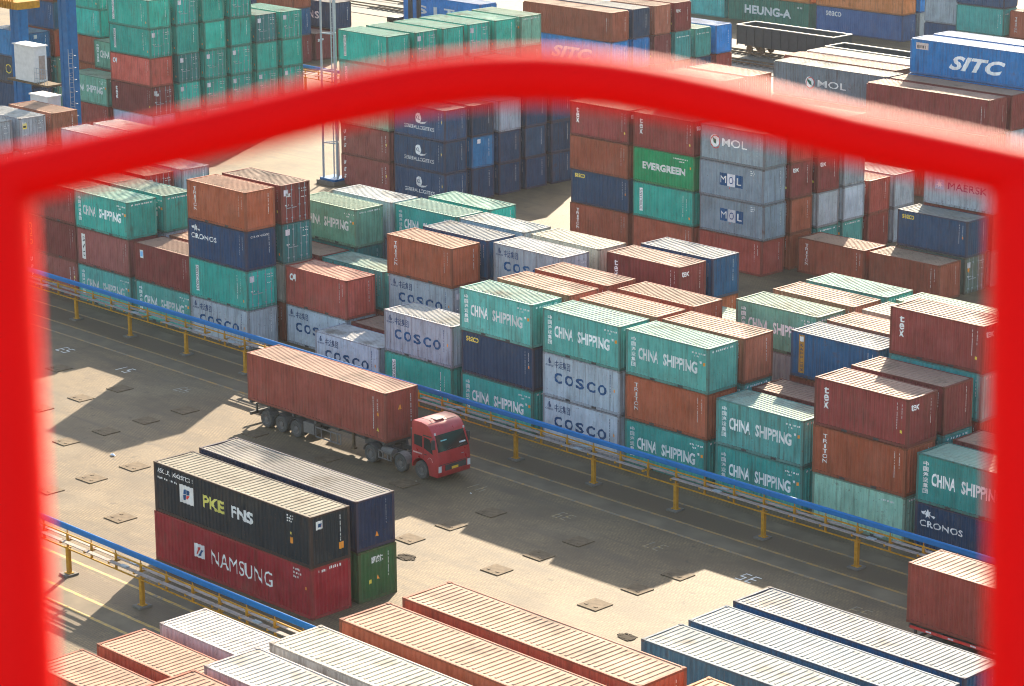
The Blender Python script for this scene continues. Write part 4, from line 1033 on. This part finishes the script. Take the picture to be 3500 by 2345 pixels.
    for xx in (-2.6, -3.6, -4.8, -6.7): ch.box(xx - 0.06, xx + 0.06, 0.78, 1.66, 0.74, 0.92)
    link('chassis', ch.mesh('chassis', 'chassis'), t)
    for xx, du in ((-1.43, False), (-3.13, False), (-5.64, True)):
        wheel(t, xx, 0.17, du); wheel(t, xx, W - 0.15, du, True)
        ax = MB(); ax.tube([(xx, 0.15, 0.525), (xx, W - 0.15, 0.525)], 0.08, 8); link('axle', ax.mesh('axle', 'chassis'), t)
    for xx, x0_ in ((-3.13, 0), (-5.64, 1)):
        for yy in (0.0, W - 0.5):
            fd = MB(); pr = []
            for k in range(9):
                a = math.pi * (0.05 + 0.9 * k / 8); pr.append((xx - 0.62 * math.cos(a), 0.53 + 0.61 * math.sin(a)))
            q = pr + [(xx + (p[0] - xx) * 0.96, 0.53 + (p[1] - 0.53) * 0.96) for p in reversed(pr)]
            fd.prism(q, yy, yy + 0.5); link('mudguard', fd.mesh('mudguard', 'chassis' if x0_ else 'rim'), t)
    tk = MB(); tk.tube([(-4.85, 0.35, 0.86), (-3.95, 0.35, 0.86)], 0.24, 14); link('fuel_tank', tk.mesh('fuel_tank', 'rim', smooth=True), t)
    sg = MB(); sg.box(-4.95, -3.85, 0.0, 0.04, 0.86, 0.93); sg.box(-4.95, -3.85, 0.0, 0.04, 0.46, 0.53)
    for xx in (-4.95, -4.6, -4.2, -3.91): sg.box(xx, xx + 0.06, -0.004, 0.044, 0.46, 0.93)
    link('side_guard', sg.mesh('side_guard', 'rim'), t)
    fp = MB(); fp.prism([(-5.95, 1.16), (-4.95, 1.16), (-4.95, 1.24), (-5.95, 1.24)], 0.75, 1.7); link('fifth_wheel', fp.mesh('fifth_wheel', 'dark'), t)
    ae = MB(); ae.box(-2.32, -2.16, 0.1, 0.4, 1.5, 2.75); link('air_intake', ae.mesh('air_intake', 'dark', bevel=0.03), t)
    return t
trailer('dusty grey container trailer behind the red truck on the road', -112.42, 93.42)
container('truckbox', -112.42, 93.44, 1.40, L40, HC, 'rust red forty foot container riding on the red truck trailer', 'containers on trailers', 2, 0.235, 2)
tractor('red cab-over truck with high roof driving along the shaded road', -101.95, 93.38)
trailer('container trailer with red and white reflectors at the right edge', -63.0, 92.2, True)
container('truckbox', -63.0, 92.15, 1.45, L40, HC, 'rust red container on the trailer cut off by the right edge', 'containers on trailers', 2, 0.30, 2)

# ------------------------------------------------------------------ lattice light mast
t = thing('light_mast', 'tall grey three-legged mast with ladder beside the green stack', 'mast', (-166.55, 140.9, 0))
legs = [(-0.72, -0.2), (0.72, 0.1), (-0.1, 0.95)]
MH = 30.0
for i, (lx, ly) in enumerate(legs):
    g = MB(); g.tube([(lx, ly, 0.3), (lx * 0.8, ly * 0.8, MH)], [0.10, 0.075], 8); link('mast_leg', g.mesh('mast_leg', 'galv', smooth=True), t)
for k in range(1, 10):
    z = 0.4 + k * 3.05; s = 1 - 0.2 * z / MH; g = MB()
    for i in range(3):
        a, c = legs[i], legs[(i + 1) % 3]
        g.tube([(a[0] * s, a[1] * s, z), (c[0] * s, c[1] * s, z)], 0.055, 6)
    link('mast_ring', g.mesh('mast_ring', 'galv'), t)
ld = MB()
for xx in (0.02, 0.42): ld.tube([(xx, 0.35, 0.5), (xx, 0.35, MH - 1)], 0.025, 5)
ld.tube([(-0.12, 0.45, 0.4), (-0.12, 0.45, MH - 1)], 0.06, 6)
z = 0.9
while z < MH - 1.2:
    ld.tube([(0.02, 0.35, z), (0.42, 0.35, z)], 0.016, 4, cap=False); z += 0.42
link('ladder', ld.mesh('ladder', 'galv'), t)
g = MB(); g.box(-1.1, 1.1, -0.7, 1.35, 0, 0.32); link('mast_base', g.mesh('mast_base', 'concrete', bevel=0.03), t)
g = MB(); g.box(-0.95, 0.95, -0.45, 1.2, 0.32, 0.5); link('base_plate', g.mesh('base_plate', 'crane_blue', bevel=0.02), t)
hd = MB(); hd.box(-1.2, 1.2, -0.8, 1.2, MH, MH + 0.15); link('mast_head', hd.mesh('mast_head', 'galv'), t)

# ------------------------------------------------------------------ rubber-tyred gantry crane at the left
t = thing('gantry_crane', 'blue yard gantry crane with white machinery houses at upper left', 'crane', (-185.6, 126.0, 0))
SX, SPAN, GH = 3.55, -23.5, 21.0
for sx in (-1, 1):
    for yy in (0, SPAN):
        g = MB(); x = sx * SX
        g.box(x - 0.62, x + 0.62, yy - 0.5, yy + 0.5, 1.7, GH)
        leg = link('crane_leg', g.mesh('crane_leg', 'crane_blue', bevel=0.05), t)
        g = MB(); g.box(x + 0.622, x + 0.66, yy - 0.28, yy - 0.2, 1.9, GH - 1); g.box(x - 0.2, x - 0.12, yy - 0.54, yy - 0.502, 1.9, GH - 1)
        link('leg_stiffener', g.mesh('leg_stiffener', 'crane_blue'), leg)
    g = MB(); g.box(sx * SX - 0.5, sx * SX + 0.5, SPAN - 0.7, 0.7, GH + 0.002, GH + 1.4); link('portal_girder', g.mesh('portal_girder', 'crane_blue'), t)
    for yy in (0, SPAN):
        for dx in (-1.0, 1.0):
            g = MB(); g.lathe([(0.3, -0.25), (0.75, -0.25), (0.82, 0), (0.75, 0.25), (0.3, 0.25)], 20, 'y', (sx * SX + dx, yy, 0.82)); link('crane_wheel', g.mesh('crane_wheel', 'tyre', smooth=True), t)
        g = MB(); g.box(sx * SX - 1.5, sx * SX + 1.5, yy - 0.35, yy + 0.35, 1.1, 1.72); link('bogie', g.mesh('bogie', 'crane_blue', bevel=0.04), t)
for yy in (0, SPAN):
    g = MB(); g.box(-SX + 0.63, SX - 0.63, yy - 0.42, yy + 0.42, 1.75, 2.75); link('sill_beam', g.mesh('sill_beam', 'crane_blue', bevel=0.04), t)
U = 3.1                                                            # the service platform hangs between the legs
g = MB(); g.box(-SX + 0.63, SX - 0.63, -1.9, -0.45, 5.15 + U, 5.3 + U); link('platform', g.mesh('platform', 'rust'), t)
g = MB(); g.box(-1.9, 1.0, -1.75, -0.5, 5.3 + U, 8.25 + U); hs = link('machinery_house', g.mesh('machinery_house', 'white', bevel=0.04), t)
g = MB(); g.box(-2.05, 1.15, -1.85, -0.42, 8.25 + U, 8.36 + U); link('house_roof', g.mesh('house_roof', 'white', bevel=0.02), hs)
g = MB(); g.box(1.002, 1.02, -1.3, -0.7, 5.5 + U, 7.5 + U); link('house_door', g.mesh('house_door', 'tray'), hs)
g = MB(); g.box(-SX + 0.63, SX - 0.63, -1.9, -0.45, 5.45, 5.6); link('platform', g.mesh('platform', 'rust'), t)
g = MB(); g.box(0.2, 2.75, -1.8, -0.5, 5.6, 7.35); h2 = link('generator_house', g.mesh('generator_house', 'white', bevel=0.04), t)
g = MB(); g.box(0.1, 2.85, -1.9, -0.45, 7.35, 7.48); link('house_roof', g.mesh('house_roof', 'white', bevel=0.03), h2)
g = MB()
for z in (5.75, 6.2, 6.6): g.tube([(1.1, -1.88, z + U), (2.9, -1.88, z + U)], 0.022, 5)
for i in range(6): g.tube([(1.1 + i * 0.36, -1.88, 5.3 + U), (1.1 + i * 0.36, -1.88, 6.6 + U)], 0.02, 5)
link('handrail', g.mesh('handrail', 'galv'), t)
g = MB()
for yy in (-0.75, -0.35): g.tube([(SX + 0.95, yy, 2.0), (SX + 0.95, yy, 11.5)], 0.025, 5)
for i in range(23): g.tube([(SX + 0.95, -0.75, 2.3 + i * 0.4), (SX + 0.95, -0.35, 2.3 + i * 0.4)], 0.018, 4)
for z in (2.4, 5.5, 9.3): g.tube([(SX + 0.6, -0.55, z), (SX + 0.95, -0.55, z)], 0.025, 4)
for z in (5.0, 6.0, 7.0, 8.0, 9.0, 10.0, 11.0): g.tube([(SX + 0.95, -0.75, z), (SX + 1.35, -0.8, z), (SX + 1.5, -0.55, z), (SX + 1.35, -0.3, z), (SX + 0.95, -0.35, z)], 0.016, 4)
link('cage_ladder', g.mesh('cage_ladder', 'galv'), t)
sp = MB(); sp.box(-3.0, 3.2, -4.6, -2.4, 15.0, 15.6)
for i in range(16): sp.box(-2.8 + i * 0.36, -2.74 + i * 0.36, -4.75, -4.6, 15.0, 16.2)
sp.box(-2.9, 2.9, -4.78, -4.72, 16.15, 16.22)
spo = link('spreader', sp.mesh('spreader', 'yellow'), t)
rp = MB()
for xx in (-2.0, 2.2):
    for yy in (-4.2, -2.8): rp.tube([(xx, yy, 15.6), (xx, yy, GH + 1.2)], 0.03, 5)
link('hoist_rope', rp.mesh('hoist_rope', 'dark'), spo)
tr = MB(); tr.box(-4.0, 4.0, -5.0, -2.0, GH + 1.402, GH + 2.2); link('trolley', tr.mesh('trolley', 'yellow'), t)

# ------------------------------------------------------------------ railway: ballast, rails, open wagons
b = MB(); b.box(-300, -60, 206.5, 219.5, -0.2, 0.06); struct('ballast', b.mesh('ballast', 'concrete'))
def track(yc, label):
    t = thing('railway_track', label, 'track', (0, yc, 0.06))
    for yy in (-0.72, 0.72):
        g = MB(); g.box(-290, -70, yy - 0.035, yy + 0.035, 0.12, 0.28); link('rail', g.mesh('rail', 'rust'), t)
    g = MB(); g.box(-0.12, 0.12, -1.25, 1.25, 0.0, 0.14); sm = g.mesh('sleeper', 'concrete')
    for i in range(150): link('sleeper', sm, t, (-240 + i * 0.9, 0, 0))
    return t
track(215.6, 'railway track under the long open wagon at the back')
track(210.7, 'railway track under the second open wagon')
def wagon(label, x, y, Lw):
    t = thing('open_wagon', label, 'wagon', (x, y, 0.34))
    g = MB(); w, h0, h1 = 1.5, 0.95, 2.95
    for s in (-1, 1):
        g.box(-Lw / 2, Lw / 2, *sorted((s * w, s * (w - 0.06))), h0, h1); g.box(*sorted((s * Lw / 2, s * (Lw / 2 - 0.06))), -w + 0.06, w - 0.06, h0, h1)
    g.box(-Lw / 2 + 0.06, Lw / 2 - 0.06, -w + 0.06, w - 0.06, h0, h0 + 0.08)
    link('wagon_body', g.mesh('wagon_body', 'wagon'), t)
    g = MB(); n = int(Lw / 1.2)
    rm = MB(); rm.box(-0.06, 0.06, -w - 0.08, -w - 0.002, h0 - 0.1, h1 - 0.02); rmm = rm.mesh('side_rib', 'wagon')
    for i in range(n + 1): link('side_rib', rmm, t, (-Lw / 2 + 0.1 + i * (Lw - 0.2) / n, 0, 0))
    g = MB()
    for s in (-1, 1):
        g.box(-Lw / 2 - 0.05, Lw / 2 + 0.05, *sorted((s * (w + 0.06), s * (w - 0.1))), h1 + 0.002, h1 + 0.09); g.box(*sorted((s * (Lw / 2 + 0.05), s * (Lw / 2 - 0.1))), -w + 0.1, w - 0.1, h1 + 0.002, h1 + 0.09)
    link('top_rim', g.mesh('top_rim', 'trim'), t)
    g = MB(); g.box(-Lw / 2 + 0.2, Lw / 2 - 0.2, -0.3, 0.3, 0.6, h0 - 0.002); link('underframe', g.mesh('underframe', 'dark'), t)
    for xx in (-Lw / 2 + 1.2, -Lw / 2 + 2.9, Lw / 2 - 2.9, Lw / 2 - 1.2):
        g = MB(); g.lathe([(0.05, -0.82), (0.42, -0.82), (0.42, -0.68), (0.06, -0.66), (0.06, 0.66), (0.42, 0.68), (0.42, 0.82), (0.05, 0.82)], 16, 'y', (xx, 0, 0.42)); link('wheelset', g.mesh('wheelset', 'rust'), t)
wagon('dark open railway wagon with pale rim at upper right', -179.0, 215.6, 13.2)
wagon('dark open railway wagon beyond the pale container roofs', -162.6, 210.7, 13.8)

# ------------------------------------------------------------------ container handler far behind the green stack
t = thing('container_handler', 'dark container handler standing on the sunlit yard at top', 'lift truck', (-213.5, 190.2, 0), 0.15)
g = MB(); g.box(-2.6, 2.4, -1.2, 1.2, 1.0, 2.3); g.box(-2.8, -1.4, -1.25, 1.25, 1.0, 2.9); link('body', g.mesh('body', 'wagon', bevel=0.08), t)
g = MB(); g.box(-0.7, 0.7, -0.6, 0.6, 2.3, 3.9); link('cab', g.mesh('cab', 'glass', bevel=0.05), t)
for xx in (-1.9, 1.7):
    for yy in (-1.25, 1.25):
        g = MB(); g.lathe([(0.25, -0.28), (0.7, -0.28), (0.78, 0), (0.7, 0.28), (0.25, 0.28)], 18, 'y', (xx, yy, 0.78)); link('wheel', g.mesh('wheel', 'tyre', smooth=True), t)
g = MB()
for yy in (-0.7, 0.7): g.box(2.5, 2.9, yy - 0.15, yy + 0.15, 0.3, 7.5)
g.box(2.55, 2.85, -0.7, 0.7, 7.1, 7.4); link('lift_mast', g.mesh('lift_mast', 'dark'), t)
g = MB(); g.box(2.95, 3.3, -2.9, 2.9, 3.3, 3.7); link('spreader', g.mesh('spreader', 'yellow'), t)
g = MB(); g.box(-2.9, -2.82, -0.8, 0.8, 1.2, 1.5); link('tail_lamp', g.mesh('tail_lamp', 'clean'), t, color=REDC)

# ------------------------------------------------------------------ red guard rail right in front of the camera
def ray_at(px, py, dist):
    """point at forward distance dist for a picture position given on a 2340 x 1568 grid (used once to size the rail)"""
    return Vector((0, 0, CAM_H)) + (fw + rt2 * ((px - 1170) / (FOC * 2340)) + up2 * ((784 - py) / (FOC * 2340))) * dist
DR = 2.4
pts = [(-260, 472), (-120, 440), (33, 405), (210, 366), (391, 325), (565, 284), (736, 242), (850, 217), (950, 198), (1040, 186), (1120, 179), (1230, 176), (1320, 181), (1400, 190), (1520, 210), (1658, 240), (1800, 275), (1949, 313), (2120, 349), (2294, 386), (2440, 418), (2600, 452)]
t = thing('guard_rail', 'blurred red tubular guard rail framing the view', 'railing', tuple(ray_at(1170, 1568, DR) - Vector((0, 0, 0.55))))
base = Vector(t.location)
g = MB(); g.tube([ray_at(x, y, DR) - base for x, y in pts], 0.0256, 16); link('top_tube', g.mesh('top_tube', 'red', smooth=True), t)
for (xa, ya, xb, yb, r_) in ((-20, 425, 36, 1568, 0.0375), (2354, 418, 2346, 1568, 0.0375)):
    a, c = ray_at(xa, ya, DR) - base, ray_at(xb, yb, DR) - base
    c = a + (c - a) * ((-a.z) / (c.z - a.z))
    g = MB(); g.tube([a, c], r_, 18); link('post', g.mesh('post', 'red', smooth=True), t)
# deck that carries the rail (just below the picture)
g = MB(); n_ = Vector((fw.x, fw.y, 0)).normalized(); s_ = Vector((n_.y, -n_.x, 0))
cx = Vector((base.x, base.y, 0)); zt = base.z
q = [cx + n_ * a + s_ * c for a, c in ((0.25, -1.6), (0.25, 1.6), (-4.2, 1.6), (-4.2, -1.6))]
g.add([(p.x, p.y, zt - 0.06) for p in q] + [(p.x, p.y, zt) for p in q], [(0, 3, 2, 1), (4, 5, 6, 7), (0, 1, 5, 4), (1, 2, 6, 5), (2, 3, 7, 6), (3, 0, 4, 7)])
struct('platform', g.mesh('platform', 'rust'))
# hazy air over the whole yard
hz, nt, n, l, bs = new_mat('haze_air')
n.remove(bs)
pv = n.new('ShaderNodeVolumePrincipled')
pv.inputs['Color'].default_value = (0.86, 0.90, 0.95, 1)
pv.inputs['Density'].default_value = 0.00007
pv.inputs['Anisotropy'].default_value = 0.2
l.new(pv.outputs[0], n['Material Output'].inputs['Volume'])
b = MB(); b.box(-650, 350, -350, 650, -1.2, 49.5)
o = link('haze', b.mesh('haze', hz)); o['kind'] = 'stuff'
